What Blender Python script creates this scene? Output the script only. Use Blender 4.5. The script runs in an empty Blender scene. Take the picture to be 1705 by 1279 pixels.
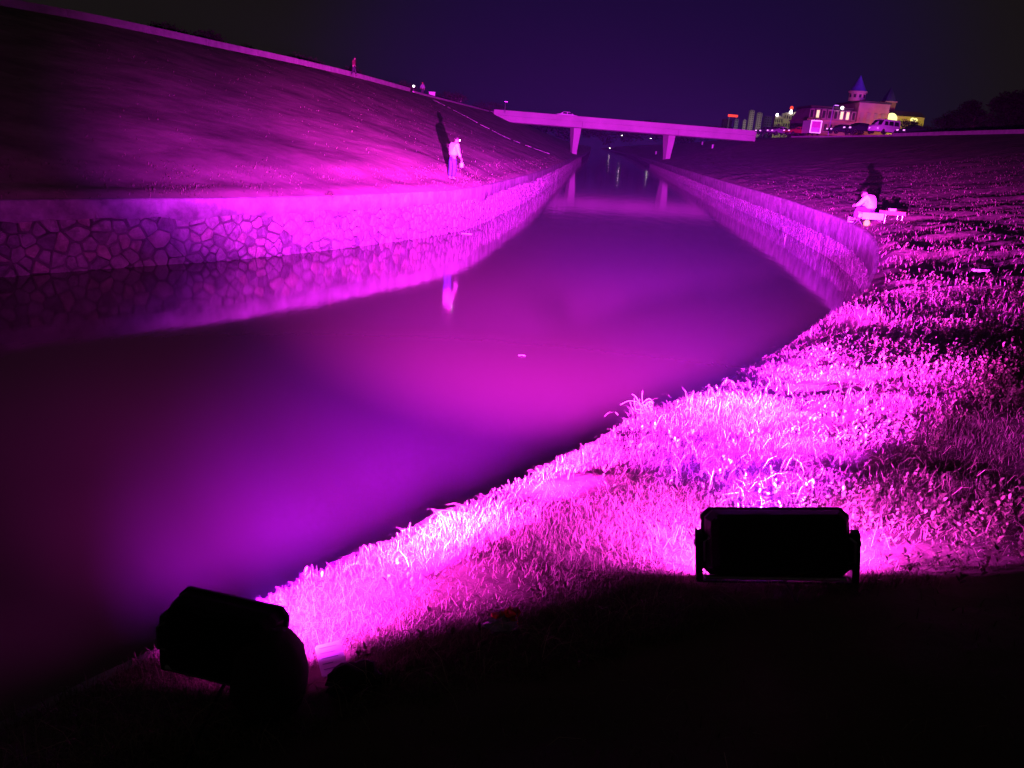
import bpy, bmesh, math, random
import numpy as np
from mathutils import Vector, Matrix, noise
from mathutils.bvhtree import BVHTree
random.seed(7); rng = np.random.default_rng(7)
sc = bpy.context.scene
COL = sc.collection
R = math.radians

# ------------------------------------------------------------------ camera
F_PX, ROLL, HC = 1300.0, 0.074, 3.6
TH = math.atan((639.5 - 234) / F_PX * math.cos(ROLL))
FW = Vector((0, math.cos(TH), -math.sin(TH))); DN = Vector((0, -math.sin(TH), -math.cos(TH))); RX = Vector((1, 0, 0))
CAM = Vector((0, 0, HC))
cd = bpy.data.cameras.new('camera'); cam = bpy.data.objects.new('camera', cd); COL.objects.link(cam)
cd.sensor_width = 36; cd.lens = 36 * F_PX / 1705; cd.clip_start = 0.05; cd.clip_end = 6000
right = RX * math.cos(ROLL) - DN * math.sin(ROLL)
down = RX * math.sin(ROLL) + DN * math.cos(ROLL)
cam.matrix_world = Matrix(((right.x, -down.x, -FW.x, CAM.x), (right.y, -down.y, -FW.y, CAM.y), (right.z, -down.z, -FW.z, CAM.z), (0, 0, 0, 1)))
sc.camera = cam

def ray(u, v):
    a = (u - 852.5) / F_PX; b = (v - 639.5) / F_PX
    return FW + right * a + down * b
def at_z(u, v, z):
    d = ray(u, v); return CAM + d * ((z - HC) / d.z)
def at_y(u, v, y):
    d = ray(u, v); return CAM + d * (y / d.y)

# ------------------------------------------------------------------ night sky
w = bpy.data.worlds.new('World'); sc.world = w; w.use_nodes = True
nt = w.node_tree; nt.nodes.clear()
N = nt.nodes.new; LK = nt.links.new
out = N('ShaderNodeOutputWorld'); bg = N('ShaderNodeBackground'); LK(bg.outputs[0], out.inputs[0])
tc = N('ShaderNodeTexCoord')
dot = N('ShaderNodeVectorMath'); dot.operation = 'DOT_PRODUCT'; LK(tc.outputs['Generated'], dot.inputs[0])
gd = ray(1040, 200).normalized(); dot.inputs[1].default_value = gd
mr = N('ShaderNodeMapRange'); mr.interpolation_type = 'SMOOTHERSTEP'; LK(dot.outputs['Value'], mr.inputs[0])
mr.inputs[1].default_value = math.cos(R(25)); mr.inputs[2].default_value = 1.0
rp = N('ShaderNodeMix'); rp.data_type = 'RGBA'; LK(mr.outputs[0], rp.inputs[0])
rp.inputs[6].default_value = (0.0080, 0.0060, 0.0062, 1); rp.inputs[7].default_value = (0.0095, 0.0030, 0.036, 1)
LK(rp.outputs[2], bg.inputs[0]); bg.inputs[1].default_value = 1.0
sc.view_settings.view_transform = 'Standard'; sc.view_settings.look = 'None'
sc.view_settings.gamma = 1; sc.view_settings.exposure = 0.0
sc.render.engine = 'CYCLES'
sc.cycles.use_denoising = True
sc.cycles.max_bounces = 5; sc.cycles.diffuse_bounces = 2; sc.cycles.glossy_bounces = 3
sc.cycles.transmission_bounces = 3; sc.cycles.transparent_max_bounces = 4; sc.cycles.volume_bounces = 0
sc.cycles.sample_clamp_indirect = 4.0

# the lit floodlights: (kind, colour, watts, cone deg, vertical squash, azimuth deg, elevation deg)
RED, VIO = (1.0, 0.024, 0.92), (0.30, 0.006, 1.0)
RED2, VIO2 = (1.0, 0.022, 1.10), (0.34, 0.0012, 1.0)
BEAMS = [('RED', RED, 250000, 80, .30, 3.5, 2.3, 1), ('VIO', VIO, 150000, 80, .30, 2.0, 0.5, 1),
         ('RED', RED, 720000, 50, .38, 1.5, 4.4, 1), ('VIO', VIO, 380000, 40, .5, 8.0, 1.0, 1), ('RED', RED, 300000, 40, .17, 15.0, 0.9, 1),
         ('RED', RED2, 165000, 66, .36, 8.5, -3.6, 2), ('RED', RED2, 3000, 88, .45, -6.0, -15.0, 2), ('RED', RED2, 300, 66, .8, -30.0, -20.0, 2),
         ('VIO', VIO2, 30000, 60, .50, 7.0, -8.5, 2), ('VIO', VIO2, 12500, 42, .80, -6.0, -17.0, 2), ('VIO', VIO2, 9000, 44, .9, -13.0, -26.0, 2)]
SPILL = 800
HAZE = 5.5e-5
# ------------------------------------------------------------------ helpers
def tag(o, label=None, cat=None, group=None, kind=None):
    if label: o['label'] = label
    if cat: o['category'] = cat
    if group: o['group'] = group
    if kind: o['kind'] = kind
    return o
def empty(name, loc=(0, 0, 0), rz=0.0, label=None, cat=None, group=None):
    o = bpy.data.objects.new(name, None); COL.objects.link(o); o.empty_display_size = .2
    o.location = loc; o.rotation_euler = (0, 0, rz)
    return tag(o, label, cat, group)
def link(name, me, mat=None, parent=None):
    o = bpy.data.objects.new(name, me); COL.objects.link(o)
    if mat is not None and len(me.materials) == 0: me.materials.append(mat)
    if parent is not None: o.parent = parent
    return o
def copy_tree(o, parent=None):
    c = o.copy(); COL.objects.link(c); c.parent = parent
    for ch in list(o.children): copy_tree(ch, c)
    return c
def npmesh(name, V, faces_list, smooth=False):
    """V (n,3), faces_list: list of int arrays (m,k)"""
    me = bpy.data.meshes.new(name)
    V = np.ascontiguousarray(V, dtype=np.float32)
    me.vertices.add(len(V)); me.vertices.foreach_set('co', V.ravel())
    loops = np.concatenate([f.ravel() for f in faces_list]).astype(np.int32)
    tot = np.concatenate([np.full(len(f), f.shape[1], np.int32) for f in faces_list])
    st = np.concatenate([[0], np.cumsum(tot)[:-1]]).astype(np.int32)
    me.loops.add(len(loops)); me.loops.foreach_set('vertex_index', loops)
    me.polygons.add(len(tot)); me.polygons.foreach_set('loop_start', st); me.polygons.foreach_set('loop_total', tot)
    me.update(calc_edges=True)
    if smooth: me.polygons.foreach_set('use_smooth', np.ones(len(tot), bool))
    return me

class MB:
    def __init__(s): s.v = []; s.f = []
    def add(s, vs, fs):
        n = len(s.v); s.v += [tuple(p) for p in vs]; s.f += [tuple(i + n for i in f) for f in fs]; return s
    def box(s, x0, x1, y0, y1, z0, z1, M=None, c=0.0):
        """box, optionally chamfered in plan by c"""
        if c:
            pts = [(x0 + c, y0), (x1 - c, y0), (x1, y0 + c), (x1, y1 - c), (x1 - c, y1), (x0 + c, y1), (x0, y1 - c), (x0, y0 + c)]
        else: pts = [(x0, y0), (x1, y0), (x1, y1), (x0, y1)]
        return s.prism(pts, z0, z1, M)
    def prism(s, pts, z0, z1, M=None, top=None):
        n = len(pts); top = top or pts
        vs = [Vector((p[0], p[1], z0)) for p in pts] + [Vector((p[0], p[1], z1)) for p in top]
        if M is not None: vs = [M @ v for v in vs]
        fs = [tuple(range(n))[::-1], tuple(range(n, 2 * n))] + [(i, (i + 1) % n, n + (i + 1) % n, n + i) for i in range(n)]
        return s.add(vs, fs)
    def tube(s, pts, r, n=8, r1=None):
        pts = [Vector(p) for p in pts]; k = len(pts); vs = []
        for i, p in enumerate(pts):
            d = (pts[min(i + 1, k - 1)] - pts[max(i - 1, 0)]).normalized()
            a = d.cross(Vector((0, 0, 1))) if abs(d.z) < .95 else d.cross(Vector((1, 0, 0)))
            a.normalize(); b = d.cross(a)
            rr = r if r1 is None else r + (r1 - r) * i / (k - 1)
            vs += [p + (a * math.cos(t) + b * math.sin(t)) * rr for t in [2 * math.pi * j / n for j in range(n)]]
        fs = [tuple(range(n))[::-1], tuple(range((k - 1) * n, k * n))]
        for i in range(k - 1): fs += [(i * n + j, i * n + (j + 1) % n, (i + 1) * n + (j + 1) % n, (i + 1) * n + j) for j in range(n)]
        return s.add(vs, fs)
    def lathe(s, prof, n=16, M=None):
        vs = []; 
        for r, z in prof: vs += [Vector((r * math.cos(2 * math.pi * j / n), r * math.sin(2 * math.pi * j / n), z)) for j in range(n)]
        if M is not None: vs = [M @ v for v in vs]
        k = len(prof); fs = [tuple(range(n))[::-1], tuple(range((k - 1) * n, k * n))]
        for i in range(k - 1): fs += [(i * n + j, i * n + (j + 1) % n, (i + 1) * n + (j + 1) % n, (i + 1) * n + j) for j in range(n)]
        return s.add(vs, fs)
    def build(s, name, mat, parent=None, smooth=False, bevel=0.0, seg=2):
        me = bpy.data.meshes.new(name); me.from_pydata(s.v, [], s.f)
        bm = bmesh.new(); bm.from_mesh(me)
        bmesh.ops.recalc_face_normals(bm, faces=bm.faces)
        if bevel: bmesh.ops.bevel(bm, geom=bm.edges[:], offset=bevel, segments=seg, affect='EDGES', clamp_overlap=True, profile=.5)
        bm.to_mesh(me); bm.free()
        if smooth:
            me.polygons.foreach_set('use_smooth', [True] * len(me.polygons))
        return link(name, me, mat, parent)

# ------------------------------------------------------------------ materials
def mat(name, col, rough=.8, var=.25, scale=6.0, bump=.2, bdist=.02, metal=0.0, col2=None, island=0.0, spec=.3, emit=None, trans=0.0):
    m = bpy.data.materials.new(name); m.use_nodes = True; t = m.node_tree; b = t.nodes['Principled BSDF']
    b.inputs['Roughness'].default_value = rough; b.inputs['Metallic'].default_value = metal
    b.inputs['Specular IOR Level'].default_value = spec
    tc = t.nodes.new('ShaderNodeTexCoord'); nz = t.nodes.new('ShaderNodeTexNoise'); nz.inputs['Scale'].default_value = scale
    nz.inputs['Detail'].default_value = 6; nz.inputs['Roughness'].default_value = .62
    t.links.new(tc.outputs['Object'], nz.inputs['Vector'])
    mx = t.nodes.new('ShaderNodeMix'); mx.data_type = 'RGBA'
    rmp = t.nodes.new('ShaderNodeMapRange'); rmp.inputs[1].default_value = .3; rmp.inputs[2].default_value = .7
    t.links.new(nz.outputs['Fac'], rmp.inputs[0]); t.links.new(rmp.outputs[0], mx.inputs[0])
    c2 = col2 or tuple(min(1, c * (1 + var)) for c in col)
    c1 = col if col2 else tuple(c * (1 - var) for c in col)
    mx.inputs[6].default_value = (*c1, 1); mx.inputs[7].default_value = (*c2, 1)
    last = mx.outputs[2]
    if island:
        g = t.nodes.new('ShaderNodeNewGeometry'); mm = t.nodes.new('ShaderNodeMapRange'); mm.inputs[3].default_value = 1 - island; mm.inputs[4].default_value = 1 + island
        t.links.new(g.outputs['Random Per Island'], mm.inputs[0])
        hv = t.nodes.new('ShaderNodeHueSaturation'); t.links.new(mm.outputs[0], hv.inputs['Value']); t.links.new(last, hv.inputs['Color']); last = hv.outputs[0]
    t.links.new(last, b.inputs['Base Color'])
    if bump:
        n2 = t.nodes.new('ShaderNodeTexNoise'); n2.inputs['Scale'].default_value = scale * 3; n2.inputs['Detail'].default_value = 8
        t.links.new(tc.outputs['Object'], n2.inputs['Vector'])
        bp = t.nodes.new('ShaderNodeBump'); bp.inputs['Strength'].default_value = bump; bp.inputs['Distance'].default_value = bdist
        t.links.new(n2.outputs['Fac'], bp.inputs['Height']); t.links.new(bp.outputs[0], b.inputs['Normal'])
    if emit:
        b.inputs['Emission Color'].default_value = (*emit[:3], 1); b.inputs['Emission Strength'].default_value = emit[3]
    if trans: b.inputs['Transmission Weight'].default_value = trans
    return m
M = {}
M['concrete'] = mat('concrete', (.42, .40, .36), .85, .22, 1.6, .35, .02)
M['bridge'] = mat('bridge_concrete', (.46, .44, .40), .85, .15, .25, .3, .05)
M['plaster'] = mat('cement_render', (.25, .24, .22), .9, .55, 1.6, .8, .05)
M['mortar'] = mat('recessed_joint', (.03, .027, .027), .95, .4, 1.2, .4, col2=(.19, .17, .16))
M['stone'] = mat('rubble_stone', (.22, .205, .185), .9, .45, 3.5, 1.0, .06)
M['stone2'] = mat('rubble_stone_dark', (.14, .13, .125), .9, .45, 3.5, 1.0, .06)
M['stone3'] = mat('rubble_stone_warm', (.27, .23, .19), .9, .4, 3.5, 1.0, .06)
M['soil'] = mat('dry_soil', (.07, .055, .035), .95, .5, 2.5, .8, .04)
M['slope'] = mat('short_dry_grass', (.15, .11, .10), .95, .5, .45, .6, .06, col2=(.42, .31, .27))
M['slope2'] = mat('rough_grass_ground', (.07, .055, .045), .95, .5, .5, 1.0, .08, col2=(.19, .14, .105))
M['grass'] = mat('grass_blade', (.12, .12, .07), .7, .3, 1.2, 0, island=.6, col2=(.22, .18, .13))
M['straw'] = mat('dry_straw', (.30, .24, .15), .7, .3, 2, 0, island=.45)
M['leaf'] = mat('weed_leaf', (.07, .10, .04), .65, .3, 3, 0, island=.6, col2=(.15, .14, .07))
M['tree'] = mat('tree_leaf', (.018, .026, .011), .8, .3, 3, 0, island=.5)
M['bark'] = mat('bark', (.08, .06, .045), .9, .3, 6, .6)
M['asphalt'] = mat('asphalt', (.05, .05, .05), .9, .3, 4, .4)
M['black'] = mat('black_powder_coat', (.008, .008, .009), .62, .3, 18, .15, .002, spec=.25)
M['rubber'] = mat('black_rubber', (.015, .015, .015), .7, .2, 10, .1)
M['steel'] = mat('galvanised_steel', (.45, .45, .47), .35, .2, 6, .1, .002, metal=.9)
M['dsteel'] = mat('painted_bracket', (.05, .05, .055), .35, .2, 9, .1, .002, metal=.5)
M['cloth'] = mat('dark_cloth', (.045, .035, .04), .95, .3, 5, .6, .01)
M['shirt'] = mat('pale_shirt', (.72, .68, .66), .9, .08, 8, .3, .01)
M['trouser'] = mat('blue_trousers', (.035, .05, .20), .9, .15, 8, .3, .01)
M['dark_trouser'] = mat('dark_trousers', (.05, .045, .06), .9, .2, 8, .3, .01)
M['redcoat'] = mat('red_jacket', (.16, .04, .05), .9, .2, 8, .3, .01)
M['skin'] = mat('skin', (.42, .27, .19), .6, .08, 9, .1, .003)
M['hair'] = mat('black_hair', (.015, .012, .01), .6, .2, 30, .3, .005)
M['white'] = mat('white_plastic', (.78, .77, .75), .45, .05, 6, .05)
M['wcloth'] = mat('white_cloth', (.75, .73, .72), .9, .08, 6, .4, .02)
M['board'] = mat('brown_board', (.36, .2, .12), .7, .25, 5, .3)
M['greenbag'] = mat('green_bag', (.25, .5, .04), .6, .2, 6, .2, emit=(.25, .5, .03, .6))  # bag colour with an added glow
M['wpaint'] = mat('white_car_paint', (.72, .72, .72), .3, .04, 2, 0, spec=.5)
M['dpaint'] = mat('dark_car_paint', (.03, .03, .05), .25, .1, 2, 0, spec=.5)
M['rpaint'] = mat('red_car_paint', (.3, .03, .03), .3, .1, 2, 0, spec=.5)
M['gpaint'] = mat('grey_car_paint', (.25, .24, .28), .3, .1, 2, 0, spec=.5)
M['glass'] = mat('car_glass', (.02, .02, .03), .08, .1, 2, 0, spec=.6)
M['lens'] = mat('reflector_lens', (.8, .75, .75), .25, .1, 8, 0, spec=.6)
M['headlamp'] = mat('lit_lamp_white', (.8, .8, .75), .4, 0, 1, 0, emit=(1, .85, 1, 9))
M['lamp_tape'] = mat('headlight_tape_glow', (.9, .85, .9), .4, 0, 1, 0, emit=(1, .4, 1, 1.2))  # emission stands in for reflected light on the tape; headlights use it too
M['redlight'] = mat('lit_lamp_red', (.6, .05, .02), .4, 0, 1, 0, emit=(1, .05, .02, 1.6))
M['warmwin'] = mat('lit_window_warm', (.6, .5, .3), .4, 0, 1, 0, emit=(1, .86, .45, 1.0))
M['yellowwin'] = mat('lit_round_window', (.6, .6, .3), .4, 0, 1, 0, emit=(.85, .85, .32, 1.5))
M['dimwin'] = mat('dim_window', (.03, .025, .04), .3, .2, 1, 0)
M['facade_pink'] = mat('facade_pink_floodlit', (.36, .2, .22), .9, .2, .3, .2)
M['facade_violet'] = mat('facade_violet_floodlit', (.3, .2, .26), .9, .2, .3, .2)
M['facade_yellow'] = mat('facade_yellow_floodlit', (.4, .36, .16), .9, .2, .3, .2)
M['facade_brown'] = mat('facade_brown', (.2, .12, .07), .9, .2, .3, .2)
M['spire'] = mat('blue_slate', (.10, .09, .35), .7, .2, .6, .2)
M['spired'] = mat('dark_slate', (.05, .05, .14), .7, .2, .6, .2)
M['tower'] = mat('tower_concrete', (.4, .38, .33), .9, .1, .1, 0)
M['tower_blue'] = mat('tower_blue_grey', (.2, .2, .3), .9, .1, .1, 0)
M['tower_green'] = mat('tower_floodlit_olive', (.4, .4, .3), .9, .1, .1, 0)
M['roofdark'] = mat('dark_roof', (.05, .04, .05), .8, .2, .5, .2)
M['paper'] = mat('label_paper', (.6, .58, .7), .7, .05, 10, .05)
M['ink'] = mat('printed_ink', (.22, .2, .35), .7, .1, 10, 0)
M['wrap_orange'] = mat('orange_foil', (.55, .12, .02), .3, .3, 40, .5, .01)
M['wrap_clear'] = mat('crumpled_wrapper', (.35, .3, .38), .15, .4, 30, .6, .01, metal=.5)
M['lampface'] = mat('floodlight_face', (.6, .1, .6), .3, 0, 1, 0, emit=(1, .03, .8, 6))
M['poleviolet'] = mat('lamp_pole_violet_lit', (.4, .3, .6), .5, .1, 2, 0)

# water: murky, with a Fresnel mirror and faint ripples
wm = bpy.data.materials.new('river_water'); wm.use_nodes = True; t = wm.node_tree; t.nodes.clear()
o_ = t.nodes.new('ShaderNodeOutputMaterial'); df = t.nodes.new('ShaderNodeBsdfDiffuse'); gl = t.nodes.new('ShaderNodeBsdfGlossy')
fr = t.nodes.new('ShaderNodeFresnel'); fr.inputs[0].default_value = 1.333; mix = t.nodes.new('ShaderNodeMixShader')
df.inputs[0].default_value = (.12, .10, .075, 1); gl.inputs[0].default_value = (1, 1, 1, 1); gl.inputs['Roughness'].default_value = .075
tc = t.nodes.new('ShaderNodeTexCoord'); mp = t.nodes.new('ShaderNodeMapping'); mp.inputs['Scale'].default_value = (1.0, .35, 1)
nz = t.nodes.new('ShaderNodeTexNoise'); nz.inputs['Scale'].default_value = 1.3; nz.inputs['Detail'].default_value = 3
bp = t.nodes.new('ShaderNodeBump'); bp.inputs['Strength'].default_value = .09; bp.inputs['Distance'].default_value = .05
t.links.new(tc.outputs['Object'], mp.inputs[0]); t.links.new(mp.outputs[0], nz.inputs[0]); t.links.new(nz.outputs[0], bp.inputs['Height'])
for n_ in (fr, gl): t.links.new(bp.outputs[0], n_.inputs['Normal'])
t.links.new(fr.outputs[0], mix.inputs[0]); t.links.new(df.outputs[0], mix.inputs[1]); t.links.new(gl.outputs[0], mix.inputs[2]); t.links.new(mix.outputs[0], o_.inputs[0])

# ------------------------------------------------------------------ river banks
def smooth_curve(pts, step):
    """Catmull-Rom through 2-D points, resampled by a step function of y"""
    P = [np.array(p, float) for p in pts]; P = [2 * P[0] - P[1]] + P + [2 * P[-1] - P[-2]]
    dense = []
    for i in range(1, len(P) - 2):
        for k in range(24):
            u = k / 24
            dense.append(.5 * ((2 * P[i]) + (-P[i-1] + P[i+1]) * u + (2*P[i-1] - 5*P[i] + 4*P[i+1] - P[i+2]) * u*u + (-P[i-1] + 3*P[i] - 3*P[i+1] + P[i+2]) * u**3))
    dense.append(P[-2]); D = np.array(dense)
    for _ in range(10): D[1:-1] = (D[:-2] + 2 * D[1:-1] + D[2:]) / 4
    s = np.concatenate([[0], np.cumsum(np.linalg.norm(np.diff(D, axis=0), axis=1))])
    out = []; cur = 0.0
    while cur < s[-1]:
        x = np.interp(cur, s, D[:, 0]); y = np.interp(cur, s, D[:, 1]); out.append((x, y)); cur += step(x, y)
    out.append(tuple(D[-1])); return np.array(out)
LR = [(-19, -14), (-17.9, 0), (-16.3, 7), (-13.8, 12.5), (-11.2, 16.6), (-9.2, 19.2), (-7.85, 20.8), (-6.3, 23.3), (-4.75, 26.3), (-2.9, 30.5), (-1.94, 34.8), (-.8, 44), (.7, 57), (4.9, 105), (9, 155), (13.4, 202), (20, 280), (28, 380), (60, 800), (120, 1600)]
RR = [(-7, -14), (-5.2, -5), (-3.2, -.4), (-1.62, 2.0), (-.98, 2.85), (-.45, 3.55), (.05, 4.2), (.55, 4.9), (.98, 5.6), (1.82, 6.6), (3.0, 8.35), (4.1, 10.2), (4.95, 11.5), (5.94, 13.3), (8.2, 18.2), (10.4, 23.8), (12.0, 30), (12.9, 36), (14.05, 44.5), (16.1, 66), (20, 105), (24.5, 151), (29, 197), (37, 280), (47, 380), (80, 800), (140, 1600)]
LC = [(-46, -14), (-41, 8), (-35.5, 26), (-31, 38), (-28.69, 45.15), (-26.6, 49.5), (-24.9, 55), (-22.8, 62.8), (-20.2, 72.5), (-17.7, 86), (-14.6, 112), (-11, 138), (-8, 162), (-5, 200), (0, 280), (5, 380), (30, 800), (80, 1600)]
RC = [(34, -16), (42, 5), (47, 30), (49.5, 60), (50.6, 86.6), (50.9, 100), (51.5, 117), (51.5, 140), (50.5, 165), (53, 198), (60, 280), (72, 380), (110, 800), (180, 1600)]
def stepL(x, y): return .5 if y < 60 else (2 if y < 260 else 40)
def stepR(x, y):
    d = math.hypot(x - 1, y - 4)
    return .075 if d < 9 else (.25 if d < 25 else (.6 if y < 70 and y > 0 else (2.5 if y < 260 else 40)))
def resample(C, n):
    s = np.concatenate([[0], np.cumsum(np.linalg.norm(np.diff(C, axis=0), axis=1))]); q = np.linspace(0, s[-1], n)
    return np.stack([np.interp(q, s, C[:, 0]), np.interp(q, s, C[:, 1])], 1)
rimL = smooth_curve(LR, stepL); rimR = smooth_curve(RR, stepR)
crestLc = smooth_curve(LC, lambda x, y: 1.0); crestRc = smooth_curve(RC, lambda x, y: 1.0)
def match(rim, crest, anchors):
    """crest point for each rim point through (rim y -> crest y) anchors"""
    ry = [a[0] for a in anchors]; cy = [a[1] for a in anchors]
    q = np.interp(rim[:, 1], ry, cy)
    o = np.argsort(crest[:, 1]); return np.stack([np.interp(q, crest[o, 1], crest[o, 0]), q], 1)
crL = match(rimL, crestLc, [(-14, -14), (0, 10), (16.6, 38), (30.5, 62), (57, 92), (105, 130), (155, 168), (202, 205), (380, 380), (1600, 1600)])
crR = match(rimR, crestRc, [(-14, -16), (2, -2), (6, 8), (12, 25), (23.8, 50), (45, 78), (105, 125), (151, 160), (197, 198), (380, 380), (1600, 1600)])
def fbm(x, y, s, o=4):
    return noise.fractal(Vector((x * s, y * s, 3.7)), .9, 2.1, o)
def loft(rim, cr, offs, zf, road=9.0):
    ns = len(rim); D = cr - rim; L = np.linalg.norm(D, axis=1); U = D / L[:, None]
    rows = []; 
    for i in range(ns):
        Li = L[i]; row = []
        for w_ in offs:
            d = min(w_, Li); 
            if w_ > Li: d = Li
            row.append((*(rim[i] + U[i] * d), d, Li))
        # land beyond the crest
        rows.append(row)
    A = np.array(rows)
    Z = np.empty(A.shape[:2])
    for i in range(ns):
        for j in range(len(offs)): Z[i, j] = zf(A[i, j, 0], A[i, j, 1], A[i, j, 2], A[i, j, 3])
    P = np.dstack([A[..., 0], A[..., 1], Z])
    return P, U
def grid_mesh(P, name, flip=False):
    ns, nw = P.shape[:2]; idx = np.arange(ns * nw).reshape(ns, nw)
    q = np.stack([idx[:-1, :-1], idx[:-1, 1:], idx[1:, 1:], idx[1:, :-1]], -1).reshape(-1, 4)
    if flip: q = q[:, ::-1]
    return npmesh(name, P.reshape(-1, 3), [q], True)
ZC_L, ZC_R = 8.55, 8.0
def zL(x, y, d, L):
    k = max(0, (d - 1.4) / max(L - 1.4, .1)); z = 1.60 + .12 * min(1, d / .5) + .35 * min(1, d / 2.5) + (ZC_L - 2.07) * k
    fade = min(1, d / 1.2) * min(1, (L - d) / 1.5)
    z += fade * (.09 * fbm(x, y, .18) + .04 * fbm(x, y, .6) + .035 * fbm(x, y, 1.6) * (1 if y < 60 else .3))
    # shallow drain crease running down the slope
    return z
def zR(x, y, d, L):
    k = max(0, (d - 1.2) / max(L - 1.2, .1))
    z = 1.66 + .30 * (1 - math.exp(-d / .8)) + (ZC_R - 1.96) * (k ** 1.12)
    fade = min(1, (d + .12) / .5) * min(1, (L - d) / 1.5)
    dd = math.hypot(x, y)
    near = max(0.0, 1 - dd / 35); lamp = min(1, max(0, math.hypot(x - .2, y - 2.4) - .7) / 2.2)
    z += fade * (.10 * fbm(x, y, .45) + lamp * ((.022 + .062 * min(1, max(0, (x - 1.2 + .15 * (y - 4)) / 3.5))) * fbm(x + 9, y, 1.3) + .03 * near * fbm(x, y + 5, 4.5)))
    return z
offL = [0, .15, .35, .6, .9, 1.25, 1.7, 2.2, 2.8, 3.5, 4.3, 5.2, 6.2, 7.3, 8.5, 10, 11.5, 13, 15, 17, 19, 21, 23.5, 26, 29, 33, 38, 45]
offR = list(np.arange(0, 9, .085)) + list(9 + np.cumsum(np.geomspace(.1, 4.2, 42)))
PL, UL = loft(rimL, crL, offL, zL)
PR, UR = loft(rimR, crR, offR, zR)
left_bank = link('river_bank', grid_mesh(PL, 'left_bank', True), M['slope']); tag(left_bank, kind='structure')
right_bank = link('river_bank', grid_mesh(PR, 'right_bank', False), M['slope2']); tag(right_bank, kind='structure')
# roads on the crests and the flat land behind
def strip_beyond(cr, U, a, b, z0, z1, name, m):
    n = len(cr); A = np.column_stack([cr + U * a, np.full(n, z0)]); B = np.column_stack([cr + U * b, np.full(n, z1)])
    P = np.stack([A, B], 1); o = link(name, grid_mesh(P, name), m); tag(o, kind='structure'); return o
def decim(rim, cr, U, k): return cr[::k], U[::k]
cl, ul = decim(rimL, crL, UL, 4); cr_, ur = decim(rimR, crR, UR, 6)
strip_beyond(cl, ul, 0, 8, ZC_L, ZC_L, 'road', M['asphalt']); strip_beyond(cr_, ur, 0, 14, ZC_R, ZC_R, 'road', M['asphalt'])
strip_beyond(cl, ul, 8, 900, ZC_L - .02, ZC_L - .02, 'ground', M['soil']); strip_beyond(cr_, ur, 14, 1500, ZC_R - .02, ZC_R - .02, 'ground', M['soil'])
water = MB().add([(-300, -60, 0), (600, -60, 0), (600, 1700, 0), (-300, 1700, 0)], [(0, 1, 2, 3)]).build('water', wm); tag(water, kind='structure')

bvhs = []
for o in (left_bank, right_bank):
    bvhs.append(BVHTree.FromPolygons([v.co[:] for v in o.data.vertices], [p.vertices[:] for p in o.data.polygons]))
def ground_hit(u, v):
    d = ray(u, v).normalized(); best = None
    for b in bvhs:
        h = b.ray_cast(CAM, d, 800)
        if h[0] is not None and (best is None or h[3] < best[1]): best = (h[0], h[3])
    return best[0] if best else None
def zground(x, y):
    for b in bvhs:
        h = b.ray_cast(Vector((x, y, 30)), Vector((0, 0, -1)), 60)
        if h[0] is not None: return h[0].z
    return ZC_R

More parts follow.
